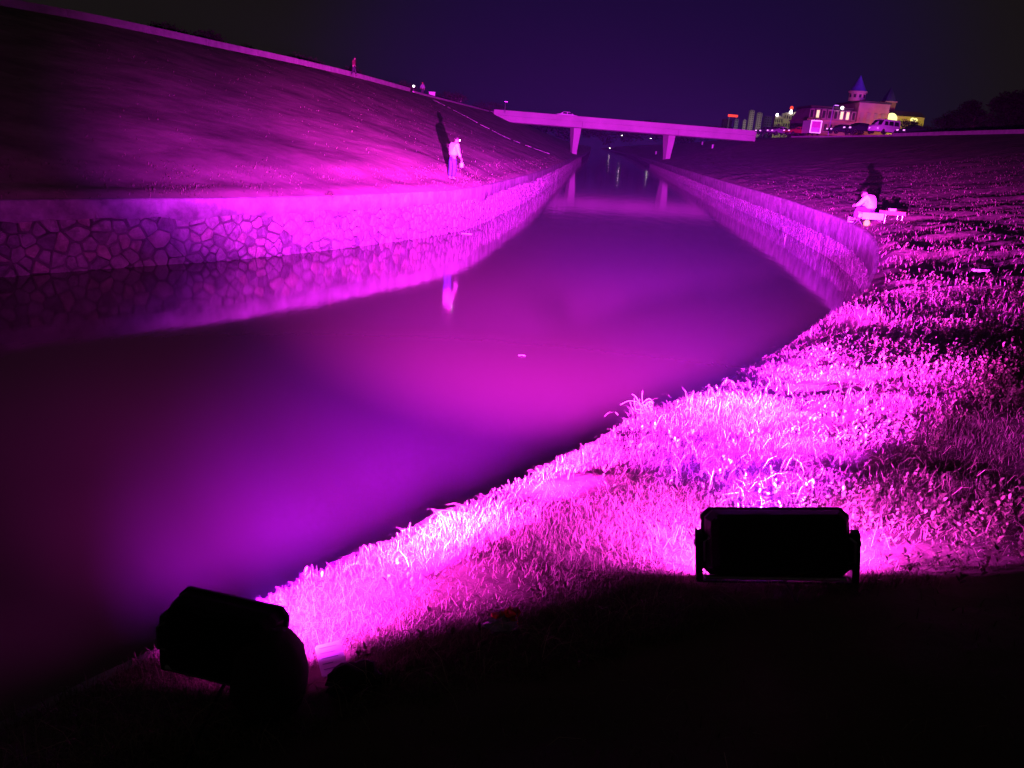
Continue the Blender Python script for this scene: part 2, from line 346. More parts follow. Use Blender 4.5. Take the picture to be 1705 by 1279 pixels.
# ------------------------------------------------------------------ retaining walls
WT = 1.62
def normals2(P):
    T = np.gradient(P, axis=0); T /= np.linalg.norm(T, axis=1)[:, None]; return np.stack([T[:, 1], -T[:, 0]], 1)  # right-hand side
def make_wall(rim, side, label, y_lo, y_hi, n_single, capfun, gapk=1.0):
    """side=+1: river lies on the right-hand side of the line"""
    root = empty('stone_retaining_wall', (0, 0, 0), label=label, cat='retaining wall')
    s = np.concatenate([[0], np.cumsum(np.linalg.norm(np.diff(rim, axis=0), axis=1))])
    # uniform spine
    q = np.concatenate([np.arange(0, min(s[-1], 260), .35), np.arange(260, s[-1], 30)])
    C = np.stack([np.interp(q, s, rim[:, 0]), np.interp(q, s, rim[:, 1])], 1)
    Nn = normals2(C) * side
    def pt(ss, z, o):
        x = np.interp(ss, q, C[:, 0]); y = np.interp(ss, q, C[:, 1]); nx = np.interp(ss, q, Nn[:, 0]); ny = np.interp(ss, q, Nn[:, 1])
        return (x + nx * o, y + ny * o, z)
    # mortar core
    prof = [(-.45, -.6), (-.45, WT - .06), (-.02, WT - .06), (.0, -.6)]
    def sweep(prof_fn, name, m, smooth=False):
        rows = [[(C[i, 0] + Nn[i, 0] * o, C[i, 1] + Nn[i, 1] * o, z) for o, z in prof_fn(i)] for i in range(len(C))]
        P = np.array(rows); P = np.concatenate([P, P[:, :1]], 1)
        return link(name, grid_mesh(P, name, side > 0), m, root)
    sweep(lambda i: prof, 'wall_core', M['mortar'])
    def cap(i):
        b = capfun(C[i, 0], C[i, 1], q[i])
        return [(-.30, WT + .0), (-.30, WT - .1), (.0, WT - .1), (.0, b), (.06, b + .02), (.075, WT - .03), (.055, WT + .02), (-.28, WT + .02)]
    c = sweep(cap, 'cement_coping', M['plaster'])
    # rubble stones: clipped Voronoi cells on the wall face
    s_lo = np.interp(y_lo, rim[:, 1], s); s_hi = np.interp(y_hi, rim[:, 1], s)
    cells = []; rows_h = .31; seeds = []
    nrow = 5; r_ = random.Random(5)
    tries = int((s_hi - s_lo) * 90); grid = {}
    for _ in range(tries):
        a_ = r_.uniform(s_lo, s_hi); b_ = r_.uniform(-.3, WT - .1); far = a_ > s_lo + 60
        rad = (r_.uniform(.07, .16) if r_.random() < .5 else r_.uniform(.14, .29)) * (1.45 if far else 1)
        cell = int(a_ / .6); ok_ = True
        for cc in (cell - 1, cell, cell + 1):
            for (a2, b2, r2) in grid.get(cc, ()):
                if math.hypot(a_ - a2, (b_ - b2) * 1.05) < (rad + r2) * .78: ok_ = False; break
            if not ok_: break
        if ok_: grid.setdefault(cell, []).append((a_, b_, rad)); seeds.append((a_, b_))
    seeds = [p for p in seeds]
    seeds.sort()
    arr = np.array(seeds)
    for i, (a, b) in enumerate(seeds):
        if b < -.35: continue
        poly = [(a - .6, -.25), (a + .6, -.25), (a + .6, WT - .12), (a - .6, WT - .12)]
        nb = np.where((np.abs(arr[:, 0] - a) < 1.2))[0]
        for k in nb:
            if k == i: continue
            c0, c1 = arr[k]; mx_, my_ = (a + c0) / 2, (b + c1) / 2; nx, ny = c0 - a, c1 - b
            L = math.hypot(nx, ny)
            if L < 1e-4: continue
            nx /= L; ny /= L; gg = gapk * .008 + gapk * .022 * max(0, .5 + 1.6 * noise.noise(Vector((mx_ * 2.2, my_ * 2.2, 7)))); mx_ -= nx * gg; my_ -= ny * gg
            new = []
            for p_, p2 in zip(poly, poly[1:] + poly[:1]):
                d1 = (p_[0] - mx_) * nx + (p_[1] - my_) * ny; d2 = (p2[0] - mx_) * nx + (p2[1] - my_) * ny
                if d1 <= 0: new.append(p_)
                if d1 * d2 < 0: u = d1 / (d1 - d2); new.append((p_[0] + (p2[0] - p_[0]) * u, p_[1] + (p2[1] - p_[1]) * u))
            poly = new
            if len(poly) < 3: break
        if len(poly) >= 3: cells.append((a, b, poly))
    def dist(cc): p = pt(cc[0], 0, 0); return math.hypot(p[0], p[1])
    allv = []; allf = []; single = 0
    vis = sorted(cells, key=lambda cc: (cc[1] < -.02, dist(cc)))
    for n_, (a, b, poly) in enumerate(vis):
        # round the corners
        pp = []
        for p_, p2 in zip(poly, poly[1:] + poly[:1]):
            for u in (.13, .87): pp.append((p_[0] + (p2[0] - p_[0]) * u, p_[1] + (p2[1] - p_[1]) * u))
        cx = sum(p[0] for p in pp) / len(pp); cy = sum(p[1] for p in pp) / len(pp); k = len(pp)
        pr = r_.uniform(.02, .06) * (1 if gapk == 1 else .6)
        vs = [pt(p[0], p[1], -.01) for p in pp] + [pt(cx + (p[0] - cx) * .93, cy + (p[1] - cy) * .93, pr * .75) for p in pp] + [pt(cx + (p[0] - cx) * .6, cy + (p[1] - cy) * .6, pr + r_.uniform(-.006, .012)) for p in pp]
        fs = [tuple(range(2 * k, 3 * k))]
        for r0 in (0, k): fs += [(r0 + j, r0 + (j + 1) % k, r0 + k + (j + 1) % k, r0 + k + j) for j in range(k)]
        if side < 0: fs = [f[::-1] for f in fs]
        if b > -.02 and single < n_single:
            single += 1; mb = MB().add(vs, fs); mb.build('stone', r_.choice([M['stone'], M['stone'], M['stone2'], M['stone3']]), root)
        else:
            base = len(allv); allv += vs; allf += [tuple(i + base for i in f) for f in fs]
    if allv:
        mb = MB(); mb.v = allv; mb.f = allf; o = mb.build('small_rubble', M['stone'], root); tag(o, kind='stuff')
    # smooth face farther off
    return root
def capL(x, y, q): return 1.20 - .22 * max(0, fbm(x, y, .7)) - .16 * abs(noise.noise(Vector((q * 2.1, 0, 0)))) - (.22 * max(0, noise.noise(Vector((q * .35, 4, 0)))) if y > 20 else 0)
def capR(x, y, q): return .78 - .1 * noise.noise(Vector((q * 1.9, 0, 0))) - .06 * noise.noise(Vector((q * 5, 3, 0)))
wallL = make_wall(rimL, 1, 'long rubble stone wall with cement top along the left bank of the river', 13.5, 190, 290, capL)
wallR = make_wall(rimR, -1, 'curved stone wall with tall cement band along the right bank of the river', -4, 190, 200, capR, .45)

# ------------------------------------------------------------------ vegetation meshes
def sample_bank(P, n, wfun):
    """random points on the bank grid weighted by area * wfun(x,y,d_rim)"""
    a = P[:-1, :-1]; b = P[1:, :-1]; c = P[:-1, 1:]; d = P[1:, 1:]
    ctr = (a + b + c + d) / 4
    ar = np.linalg.norm(np.cross(b - a, c - a), axis=-1)
    off = np.linalg.norm(ctr[..., :2] - P[:-1, :1, :2], axis=-1)
    W = ar * wfun(ctr[..., 0], ctr[..., 1], off); W = np.nan_to_num(W).ravel(); W /= W.sum()
    k = rng.choice(len(W), n, p=W); i, j = np.divmod(k, a.shape[1])
    u = rng.random(n)[:, None]; v = rng.random(n)[:, None]
    return a[i, j] * (1-u) * (1-v) + b[i, j] * u * (1-v) + c[i, j] * (1-u) * v + d[i, j] * u * v, i
def blades(B, h, wd, lean, az, droop=None):
    n = len(B); dirx = np.stack([np.cos(az), np.sin(az), np.zeros(n)], 1); side = np.stack([-np.sin(az), np.cos(az), np.zeros(n)], 1)
    tw = rng.uniform(-1, 1, n)[:, None]; side = side * (1 - abs(tw) * .5) + dirx * tw * .8; side /= np.linalg.norm(side, axis=1)[:, None]
    up = np.array([0, 0, 1.0]); V = np.empty((n, 7, 3))
    droop = lean * .9 if droop is None else droop
    for l, (f, ww) in enumerate(((0, .8), (.42, 1.0), (.76, .7))):
        c = B + up * (h * f * np.cos(lean * f))[:, None] + dirx * (h * (f * np.sin(lean * f) + droop * f * f * .35))[:, None]
        V[:, 2*l] = c - side * (wd * ww * .5)[:, None]; V[:, 2*l+1] = c + side * (wd * ww * .5)[:, None]
    V[:, 6] = B + up * (h * (np.cos(lean) - .12 * droop))[:, None] + dirx * (h * (np.sin(lean) + droop * .35))[:, None]
    k = np.arange(n)[:, None] * 7
    q = np.concatenate([k + np.array([0, 1, 3, 2]), k + np.array([2, 3, 5, 4])]); tr = k + np.array([4, 5, 6])
    return V.reshape(-1, 3), q, tr
def blade_obj(name, B, h, wd, lean, az, m, label, cat='grass', parent=None):
    V, q, tr = blades(B, h, wd, lean, az); o = link(name, npmesh(name, V, [q, tr]), m, parent)
    return tag(o, label, cat, kind='stuff')
def nz_arr(X, Y, s, off=0):
    return np.array([noise.noise(Vector((x * s + off, y * s, off * 1.7))) for x, y in zip(X, Y)])
dcam = lambda x, y: np.hypot(x, y)
def lit_side(x, y): return np.where(y > 2.1 + .34 * x - .06 * np.clip(x - 1, 0, 9) , 1.0, .03) * (np.hypot(x - CARD.x, y - CARD.y) > .085) * np.where((np.abs(x - CARD.x) < .06) & (np.abs(y - CARD.y + .14) < .14), 0, 1)
CARD = at_z(552, 1048, 1.98)
# 1 near grass
n = 165000
B, _ = sample_bank(PR, n, lambda x, y, o: np.where((dcam(x, y) < 13) & (y > 1.2), 1 / np.maximum(1.5, dcam(x, y)) ** 1.7, 0) * np.where(o < 6, 1, .35) * lit_side(x, y) * np.clip(1.35 - .12 * np.clip(x - .6 * y + 1, 0, 9), .25, 1))
nn = nz_arr(B[:, 0], B[:, 1], 1.6)
keep = rng.random(n) < np.clip(.85 + nn * 1.1, .1, 1); B = B[keep]; nn = nn[keep]; n = len(B)
B[:, 2] -= .01
blade_obj('grass', B, rng.uniform(.018, .058, n) * (1 + .7 * nn), rng.uniform(.0014, .0028, n) * (1 + dcam(B[:, 0], B[:, 1]) * .08), rng.uniform(.1, 1.15, n), rng.uniform(0, 6.283, n), M['grass'], 'dense short grass covering the near bank in front of the floodlights')
# 2 overhanging fringe on the near rim
def rim_points(rim, y0, y1, n, U, lo=-.05, hi=.16):
    s = np.concatenate([[0], np.cumsum(np.linalg.norm(np.diff(rim, axis=0), axis=1))])
    a, b = np.interp([y0, y1], rim[:, 1], s); q = rng.uniform(a, b, n)
    x = np.interp(q, s, rim[:, 0]); y = np.interp(q, s, rim[:, 1]); ux = np.interp(q, s, U[:, 0]); uy = np.interp(q, s, U[:, 1])
    o = rng.uniform(lo, hi, n); return np.stack([x + ux * o, y + uy * o, np.full(n, 1.64) + np.clip(o, 0, 1) * .3], 1), np.arctan2(-uy, -ux)
B, az = rim_points(rimR, 1.2, 13, 15000, UR)
n = len(B)
blade_obj('grass_fringe', B, rng.uniform(.015, .05, n) * (1 + 1.2 * np.clip(nz_arr(B[:, 0], B[:, 1], 5), 0, 1)), rng.uniform(.0015, .003, n) * (1 + B[:, 1] * .1), rng.uniform(.1, 1.2, n), az + rng.normal(0, 1.5, n), M['grass'], 'ragged fringe of grass hanging over the near edge of the bank')
# 3 straw lying about
n = 5200
B, _ = sample_bank(PR, n, lambda x, y, o: np.where((dcam(x, y) < 12) & (y > 1.2), 1 / np.maximum(2, dcam(x, y)) ** 1.6, 0) * lit_side(x, y) * (o > .3))
B[:, 2] += rng.uniform(0, .06, n)
blade_obj('dry_straw', B, rng.uniform(.04, .17, n), rng.uniform(.0012, .0022, n) * (1 + dcam(B[:, 0], B[:, 1]) * .08), rng.uniform(1.0, 1.62, n), rng.uniform(0, 6.283, n), M['straw'], 'pale dry straw lying across the near bank')
# 4 leafy weeds: a stem of upright paddle leaves
def weeds(B, h, nl, ls, name, label, m):
    n = len(B); VV = []; 
    lean = rng.uniform(0, .5, n); az0 = rng.uniform(0, 6.283, n)
    for l in range(nl):
        f = (l + .6) / nl
        base = B + np.stack([np.cos(az0) * np.sin(lean) * h * f, np.sin(az0) * np.sin(lean) * h * f, np.cos(lean) * h * f], 1)
        a = az0 + l * 2.4 + rng.normal(0, .4, n); el = rng.uniform(.35, 1.2, n); L = ls * rng.uniform(.6, 1.15, n)
        d = np.stack([np.cos(a) * np.cos(el), np.sin(a) * np.cos(el), np.sin(el)], 1); s = np.stack([-np.sin(a), np.cos(a), np.zeros(n)], 1)
        up = np.cross(s, d)
        W = L * rng.uniform(.16, .26, n)
        p0 = base; p1 = base + d * (L * .45)[:, None] + s * W[:, None] + up * (W * -.3)[:, None]; p3 = base + d * (L * .45)[:, None] - s * W[:, None] + up * (W * -.3)[:, None]
        p1b = base + d * (L * .8)[:, None] + s * (W * .75)[:, None]; p3b = base + d * (L * .8)[:, None] - s * (W * .75)[:, None]
        p2 = base + d * L[:, None] + np.array([0, 0, -.1]) * L[:, None]
        VV.append(np.stack([p0, p1, p1b, p2, p3b, p3], 1))
    V = np.concatenate(VV, 1).reshape(-1, 3); k = np.arange(n * nl)[:, None] * 6
    q = np.concatenate([k + np.array([0, 1, 4, 5]), k + np.array([1, 2, 4, 5])]) if False else np.concatenate([k + np.array([0, 1, 2, 5]), k + np.array([2, 3, 4, 5])])
    o = link(name, npmesh(name, V, [q]), m); return tag(o, label, 'weeds', kind='stuff')
n = 22000
B, _ = sample_bank(PR, n, lambda x, y, o: np.where((dcam(x, y) < 20) & (y > 1.6), 1 / np.maximum(2.5, dcam(x, y)) ** 1.5, 0) * lit_side(x, y) * np.clip(.02 + .45 * np.clip(x - .35 * y + .05, 0, 3), 0, 1))
nn = nz_arr(B[:, 0], B[:, 1], 1.1, 5); keep = rng.random(n) < np.clip(.40 + nn * 2.2, .02, 1) * np.clip(1.25 - (dcam(B[:, 0], B[:, 1]) - 6) * .14, .06, 1); B = B[keep]; n = len(B)
sc_ = 1 + .05 * dcam(B[:, 0], B[:, 1])
weeds(B, rng.uniform(.03, .10, n) * sc_, 8, .027 * sc_, 'leafy_weeds', 'leafy weeds with small upright leaves among the grass on the right bank', M['leaf'])
# 5 far grass on both banks
def far_grass(P, n, wf, hr, wr, label):
    B, _ = sample_bank(P, n, wf); nn = nz_arr(B[:, 0], B[:, 1], .8, 2); keep = rng.random(n) < np.clip(.5 + nn * 1.5, .05, 1); B = B[keep]; n = len(B)
    blade_obj('bank_grass', B, rng.uniform(*hr, n), rng.uniform(*wr, n), rng.uniform(.1, 1.0, n), rng.uniform(0, 6.28, n), M['grass'], label)
far_grass(PR, 46000, lambda x, y, o: np.where((y > 7) & (y < 60) & (dcam(x, y) > 9), 1 / dcam(x, y) ** 1.3, 0), (.04, .13), (.006, .014), 'rough tufty grass on the right embankment')
far_grass(PL, 12000, lambda x, y, o: np.where((y > 12) & (y < 100), 1 / dcam(x, y) ** 1.2, 0) * np.where(o < 3.2, 2.5, .25), (.03, .10), (.010, .02), 'thin dry grass on the left embankment slope')

# ------------------------------------------------------------------ crest kerbs
def kerb(crest, yl, yh, hgt, z, label, wd=.25, pieces=6.0):
    root = empty('crest_kerb', (0, 0, 0), label=label, cat='kerb')
    s = np.concatenate([[0], np.cumsum(np.linalg.norm(np.diff(crest, axis=0), axis=1))]); a, b = np.interp([yl, yh], crest[:, 1], s)
    q = a
    while q < b - .5:
        e = min(q + pieces, b); k = np.linspace(q, e - .03, 4)
        x = np.interp(k, s, crest[:, 0]); y = np.interp(k, s, crest[:, 1]); T = np.stack([np.gradient(x), np.gradient(y)], 1); T /= np.linalg.norm(T, axis=1)[:, None]
        Nn = np.stack([T[:, 1], -T[:, 0]], 1) * wd / 2; jz = random.uniform(-.012, .012)
        rows = [[(x[i] + Nn[i, 0] * o, y[i] + Nn[i, 1] * o, zz) for o, zz in ((-1, z - .3), (-1, z + hgt + jz - .03), (-.85, z + hgt + jz), (.85, z + hgt + jz), (1, z + hgt + jz - .03), (1, z - .3))] for i in range(4)]
        P = np.array(rows); mb = MB(); k_ = 6
        mb.add(P.reshape(-1, 3), [tuple(range(6)), tuple(range(18, 24))[::-1]] + [(i * 6 + j, i * 6 + (j + 1) % 6, (i + 1) * 6 + (j + 1) % 6, (i + 1) * 6 + j) for i in range(3) for j in range(6)])
        mb.build('kerb_block', M['concrete'], root); q = e
kerb(crestLc, 26, 104, .42, ZC_L, 'pale concrete parapet kerb running along the crest of the left embankment', .3)
kerb(crestLc, 106, 158, .2, ZC_L, 'low kerb on the left crest between the parapet and the bridge', .25)
kerb(crestRc, 66, 118, .42, ZC_R, 'pale kerb along the crest at the far right below the dark trees', .3)
kerb(crestRc, 118, 160, .24, ZC_R, 'thin kerb on the right crest below the parked cars', .25)

# drain strip down the left slope
dp = [ground_hit(*p) for p in [(722, 167), (760, 186), (800, 208), (840, 228), (880, 244), (915, 257)]]
dp = [p for p in dp if p is not None]
if len(dp) > 2:
    dr = empty('slope_drain', (0, 0, 0), label='thin broken concrete drain edge running down the left slope towards the bridge', cat='drain')
    for a, b in zip(dp[:-1], dp[1:]):
        for k in range(8):
            p = a.lerp(b, k / 8); p2 = a.lerp(b, (k + .9) / 8); p.z = zground(p.x, p.y); p2.z = zground(p2.x, p2.y)
            (random.random() < .8) and MB().tube([p, p2], .035 + .05 * random.random(), 5).build('drain_stone', M['concrete'], dr)

# ------------------------------------------------------------------ bridge
br = empty('road_bridge', (0, 0, 0), label='pale concrete girder bridge spanning the river between the embankments', cat='bridge')
A = at_y(838, 210, 160); Bp = at_y(1262, 232, 171); A.z = Bp.z = 0
ex = (Bp - A).normalized(); ey = Vector((-ex.y, ex.x, 0)); Lb = (Bp - A).length
MBr = Matrix(((ex.x, ey.x, 0, A.x), (ex.y, ey.y, 0, A.y), (0, 0, 1, 0), (0, 0, 0, 1)))
DT, DB = 9.1, 6.95
MB().box(-2, Lb - .5, .35, 9.65, 7.9, 8.35, MBr).build('deck', M['asphalt'], br)
for y0, y1 in ((0, .35), (9.65, 10)):
    mb = MB(); mb.box(-2, Lb - .5, y0, y1, 8.1, DT, MBr, ); mb.build('parapet', M['bridge'], br, bevel=.04, seg=1)
for e0, e1 in ((-2.0, -.6),):
    MB().box(e0 - .02, e1 + .02, -.1, 10.1, 2.0, DB - .02, MBr).build('abutment', M['bridge'], br)
nb = 3; xs = [-2, 17.3 - .0, 35.8, Lb - .5]
pier_x = [ (MBr.inverted() @ at_y(968, 235, 163)).x, (MBr.inverted() @ at_y(1131, 250, 166)).x ]
xs = [-2, pier_x[0], pier_x[1], Lb - .5]
for i in range(3):
    for y0 in (.12, 2.6, 5.2, 7.6):
        mb = MB(); mb.prism([(y0, DB + .1), (y0 + .1, DB), (y0 + 2.1, DB), (y0 + 2.2, DB + .1), (y0 + 2.2, 8.09), (y0, 8.09)], xs[i] + .03, xs[i + 1] - .03, MBr @ Matrix(((0, 0, 1, 0), (1, 0, 0, 0), (0, 1, 0, 0), (0, 0, 0, 1))))
        mb.build('girder', M['bridge'], br)
for px in pier_x:
    mb = MB(); zb = -.5
    def rc(a, b0, b1): return [(px - a, b0), (px + a, b0), (px + a, b1), (px - a, b1)]
    mb.prism(rc(.5, 4.2, 5.8), zb, 2.6, MBr, rc(.5, 4.2, 5.8)); mb.prism(rc(.5, 4.2, 5.8), 2.6, 5.4, MBr, rc(.66, 3.6, 6.4)); mb.prism(rc(.66, 3.6, 6.4), 5.4, DB - .01, MBr, rc(.75, 3.4, 6.6))
    mb.build('pier', M['bridge'], br)

# ------------------------------------------------------------------ vehicles
def wheel(root, x, y, r):
    Mx = Matrix.Translation((x, y, r)) @ Matrix.Rotation(R(90), 4, 'X')
    t_ = MB().lathe([(r * .62, -.1), (r * .95, -.11), (r, -.07), (r, .07), (r * .95, .11), (r * .62, .1)], 16, Mx).build('wheel', M['rubber'], root)
    MB().lathe([(r * .2, -.09), (r * .6, -.105), (r * .6, .105), (r * .2, .09)], 10, Mx).build('rim', M['steel'], t_)
def car(kind, paint, loc, rz, label, group=None, lit=False):
    if kind == 'van':
        W, H_, Lc = .95, 2.1, 5.0; prof = [(-2.5, .35), (-2.5, 1.9), (-2.35, 2.1), (1.0, 2.1), (1.35, 2.0), (2.05, 1.2), (2.45, 1.05), (2.5, .35)]
        glass = [((1.42, 1.93), (2.03, 1.22))]; side = [(-2.1, 1.25, -1.0, 1.85), (-.8, 1.25, .3, 1.85), (.45, 1.25, 1.35, 1.8)]
    else:
        W, H_, Lc = .88, 1.5, 4.5; prof = [(-2.25, .4), (-2.28, .75), (-2.1, 1.0), (-1.7, 1.05), (-1.05, 1.44), (-.6, 1.5), (.3, 1.48), (1.1, 1.02), (2.0, .85), (2.25, .65), (2.25, .4)]
        glass = [((.36, 1.46), (1.06, 1.06))]; side = [(-1.15, 1.06, -.25, 1.4), (-.18, 1.06, .75, 1.36)]
    root = empty('parked_car' if kind != 'van' else 'parked_van', loc, rz, label=label, cat='van' if kind == 'van' else 'car', group=group)
    mb = MB(); k = len(prof)
    lay = []
    for yy in (-1, 1):
        for inset in ((1.0,) if yy > 0 else (1.0,)):
            lay.append([Vector((x, yy * W * (1 - .16 * max(0, (z - .95) / (H_ - .95))), z)) for x, z in prof])
    mid = [Vector((x * 1.0 + (.05 if x > 1.5 else 0), 0, z + (.04 if z > .9 else 0))) for x, z in prof]
    vs = lay[0] + mid + lay[1]
    fs = [tuple(range(k)), tuple(range(2 * k, 3 * k))[::-1]]
    for r0 in (0, k): fs += [(r0 + j, r0 + (j + 1) % k, r0 + k + (j + 1) % k, r0 + k + j) for j in range(k)]
    mb.add(vs, fs); body = mb.build('body', paint, root, bevel=.05, seg=2, smooth=True)
    Wt = W * .87
    for (a, b) in glass:
        MB().add([(a[0] + .02, -Wt * .9, a[1] + .02), (a[0] + .02, Wt * .9, a[1] + .02), (b[0] + .03, W * .9, b[1] + .03), (b[0] + .03, -W * .9, b[1] + .03), (a[0] - .1, -Wt * .9, a[1] - .02), (a[0] - .1, Wt * .9, a[1] - .02), (b[0] - .1, W * .9, b[1]), (b[0] - .1, -W * .9, b[1])], [(0, 1, 2, 3), (4, 7, 6, 5), (0, 4, 5, 1), (2, 6, 7, 3), (0, 3, 7, 4), (1, 5, 6, 2)]).build('windscreen', M['glass'], root)
    if kind == 'van': MB().box(-2.53, -2.47, -.72, .72, 1.2, 1.85).build('rear_window', M['glass'], root)
    else: MB().add([(-1.72, -.7, 1.1), (-1.72, .7, 1.1), (-1.12, .62, 1.46), (-1.12, -.62, 1.46), (-1.6, -.7, 1.0), (-1.6, .7, 1.0), (-1.0, .62, 1.36), (-1.0, -.62, 1.36)], [(0, 1, 2, 3), (4, 7, 6, 5), (0, 4, 5, 1), (1, 5, 6, 2), (2, 6, 7, 3), (3, 7, 4, 0)]).build('rear_window', M['glass'], root)
    for (x0, z0, x1, z1) in side:
        for sy in (-1, 1):
            ya = W * (1 - .16 * max(0, (z0 - .95) / (H_ - .95))); yb = W * (1 - .16 * max(0, (z1 - .95) / (H_ - .95)))
            v_ = [(x0, sy * (ya + .012), z0), (x1, sy * (ya + .012), z0), (x1 - .12, sy * (yb + .012), z1), (x0 + .08, sy * (yb + .012), z1)]
            v2 = [(p[0], p[1] - sy * .05, p[2]) for p in v_]
            MB().add(v_ + v2, [(0, 1, 2, 3), (7, 6, 5, 4), (0, 4, 5, 1), (1, 5, 6, 2), (2, 6, 7, 3), (3, 7, 4, 0)]).build('side_window', M['glass'], root)
    wr = .33 if kind != 'van' else .36
    for x in (-1.4, 1.4):
        for y in (-W + .08, W - .08): wheel(root, x, y, wr)
    fx = prof[-2][0] if kind != 'van' else 2.46
    for y in (-.62, .62):
        MB().box(fx - .1, fx + .03, y - .18, y + .18, .62, .8, c=.03).build('headlight', M['lamp_tape'] if lit else M['lens'], root)
        MB().box(-Lc / 2 - .04, -Lc / 2 + .08, y - .16, y + .16, .72, .95, c=.03).build('tail_light', M['lens'], root)
    MB().box(-Lc / 2 - .045, -Lc / 2 + .05, -.26, .26, .5, .64).build('number_plate', M['white'], root)
    return root
def on_plateau(u, Y, z): p = at_y(u, 225, Y); return (p.x, p.y, z)
car('van', M['wpaint'], on_plateau(1470, 124, ZC_R + .4), R(160) + .9, 'white van parked behind the kerb left of the dark round trees', lit=True)
car('sedan', M['dpaint'], on_plateau(1428, 126, ZC_R + .35), R(200), 'dark car with bright lamps parked just left of the white van', lit=True)
car('sedan', M['dpaint'], on_plateau(1518, 122, ZC_R + .35), R(200), 'black car parked at the right end of the row of cars', lit=True)
car('sedan', M['rpaint'], on_plateau(1324, 152, ZC_R + .2), R(205), 'red car parked left of the boxy rear of the minibus', lit=True)
car('sedan', M['gpaint'], on_plateau(1296, 158, ZC_R + .2), R(205), 'grey car parked by the right end of the bridge', lit=True)
car('sedan', M['dpaint'], on_plateau(1400, 134, ZC_R + .3), R(190), 'dark car half hidden between the minibus and the car with bright lamps', lit=True)
car('sedan', M['dpaint'], on_plateau(1276, 164, ZC_R + .2), R(205), 'black car nearest to the right end of the bridge', lit=True)
p = at_y(944, 200, 166); car('sedan', M['wpaint'], (p.x, p.y, 8.36), math.atan2(ex.y, ex.x), 'pale car driving across the bridge, only its roof showing above the parapet')
# minibus rear; the shine of its reflective tape is put in as emission
mbz = empty('minibus', on_plateau(1356, 146, ZC_R + .25), R(-4), label='boxy minibus parked with its outlined bright rear towards the river', cat='minibus')
MB().box(-.95, .95, 0, 5.6, .35, 2.55, c=.12).build('body', M['wpaint'], mbz, bevel=.06)
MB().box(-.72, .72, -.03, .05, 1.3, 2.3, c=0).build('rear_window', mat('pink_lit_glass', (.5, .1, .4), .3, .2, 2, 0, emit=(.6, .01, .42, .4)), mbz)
for a in ((-.93, -.84, .4, 2.5), (.84, .93, .4, 2.5)): MB().box(a[0], a[1], -.05, .02, a[2], a[3]).build('reflective_tape', M['lamp_tape'], mbz)
MB().box(-.83, .83, -.05, .02, 2.4, 2.49).build('reflective_tape', M['lamp_tape'], mbz); MB().box(-.83, .83, -.05, .02, .4, .48).build('reflective_tape', M['lamp_tape'], mbz)
MB().box(-.28, .28, -.05, .02, .8, .95).build('number_plate', M['white'], mbz)
for x in (-.4, 0, .4): MB().box(x - .1, x + .1, .1, .3, 2.552, 2.66).build('roof_lamp', M['lens'], mbz)
for x in (-.8, .8):
    for y in (1.1, 4.5):
        Mx = Matrix.Translation((x, y, .36)) @ Matrix.Rotation(R(90), 4, 'Y')
        MB().lathe([(.2, -.1), (.34, -.11), (.36, -.06), (.36, .06), (.34, .11), (.2, .1)], 14, Mx).build('wheel', M['rubber'], mbz)

# ------------------------------------------------------------------ far buildings
def bx(u0, v1, u1, v0, Y):
    """world x0,x1,z1 of a block seen between pixel columns u0..u1 with its top at v1, at distance Y"""
    a = at_y(u0, v1, Y); b = at_y(u1, v1, Y); return a.x, b.x, (a.z + b.z) / 2
def tower(u0, u1, vt, Y, m, label, wins=(6, 2), base=ZC_R, depth=None, group=None):
    x0, x1, zt = bx(u0, vt, u1, 0, Y); d = depth or (x1 - x0) * .8; cx = (x0 + x1) / 2; W = (x1 - x0) / 2
    root = empty('tower_block', (cx, Y, base), label=label, cat='tower block', group=group)
    h = zt - base
    MB().box(-W, W, 0, d, 0, h).build('wall', m, root)
    MB().box(-W * .5, W * .5, d * .3, d * .7, h + .01, h + .02 * h).build('roof_box', m, root)
    nr, nc = wins; fw = 2 * W / nc
    for c in range(nc):
        mb = MB()
        for r in range(nr): mb.box(-W + fw * (c + .25), -W + fw * (c + .75), -.25, .1, h * (r + .35) / nr, h * (r + .75) / nr)
        o = mb.build('window_column', M['dimwin'], root); tag(o, kind='stuff')
    return root, W, h
tower(1224, 1230, 199, 900, M['tower_blue'], 'small bluish tower block directly beside the right end of the bridge', (14, 2))
tower(1238, 1243, 200, 900, M['tower'], 'slim grey tower block second from the bridge', (14, 2))
tower(1249, 1257, 184, 900, M['tower'], 'tallest pale tower block of the skyline cluster', (22, 2))
tower(1262, 1270, 188, 900, M['tower'], 'pale tower block just right of the tallest tower', (20, 2))
tower(1274, 1286, 194, 950, M['tower_blue'], 'broad dark blue tower block right of the two pale towers', (16, 3))
tower(1205, 1219, 199, 1000, M['roofdark'], 'wide black tower block under the red sign', (10, 3))
x0, x1, z = bx(1213, 191, 1229, 0, 990); mb = MB().box(x0, x1, 990, 991.5, z - 2.6, z)
sg = empty('rooftop_sign', (0, 0, 0), label='long red lit rooftop sign right of the bridge', cat='sign'); mb.build('sign_board', M['redlight'], sg)
MB().box(x0 + 1, x0 + 2, 990.2, 991.2, 8, z - 2.65).box(x1 - 2, x1 - 1, 990.2, 991.2, 8, z - 2.65).build('sign_post', M['steel'], sg)
r1, W1, h1 = tower(1291, 1304, 194, 520, M['tower_green'], 'low olive-lit block with a white lamp on its left corner', (4, 4))
MB().lathe([(.2, h1), (.7, h1 + .3), (.8, h1 + .9), (.5, h1 + 1.5), (.2, h1 + 1.7)], 10, Matrix.Translation((-W1 + 1, 0, 0))).build('roof_lamp', M['headlamp'], r1)
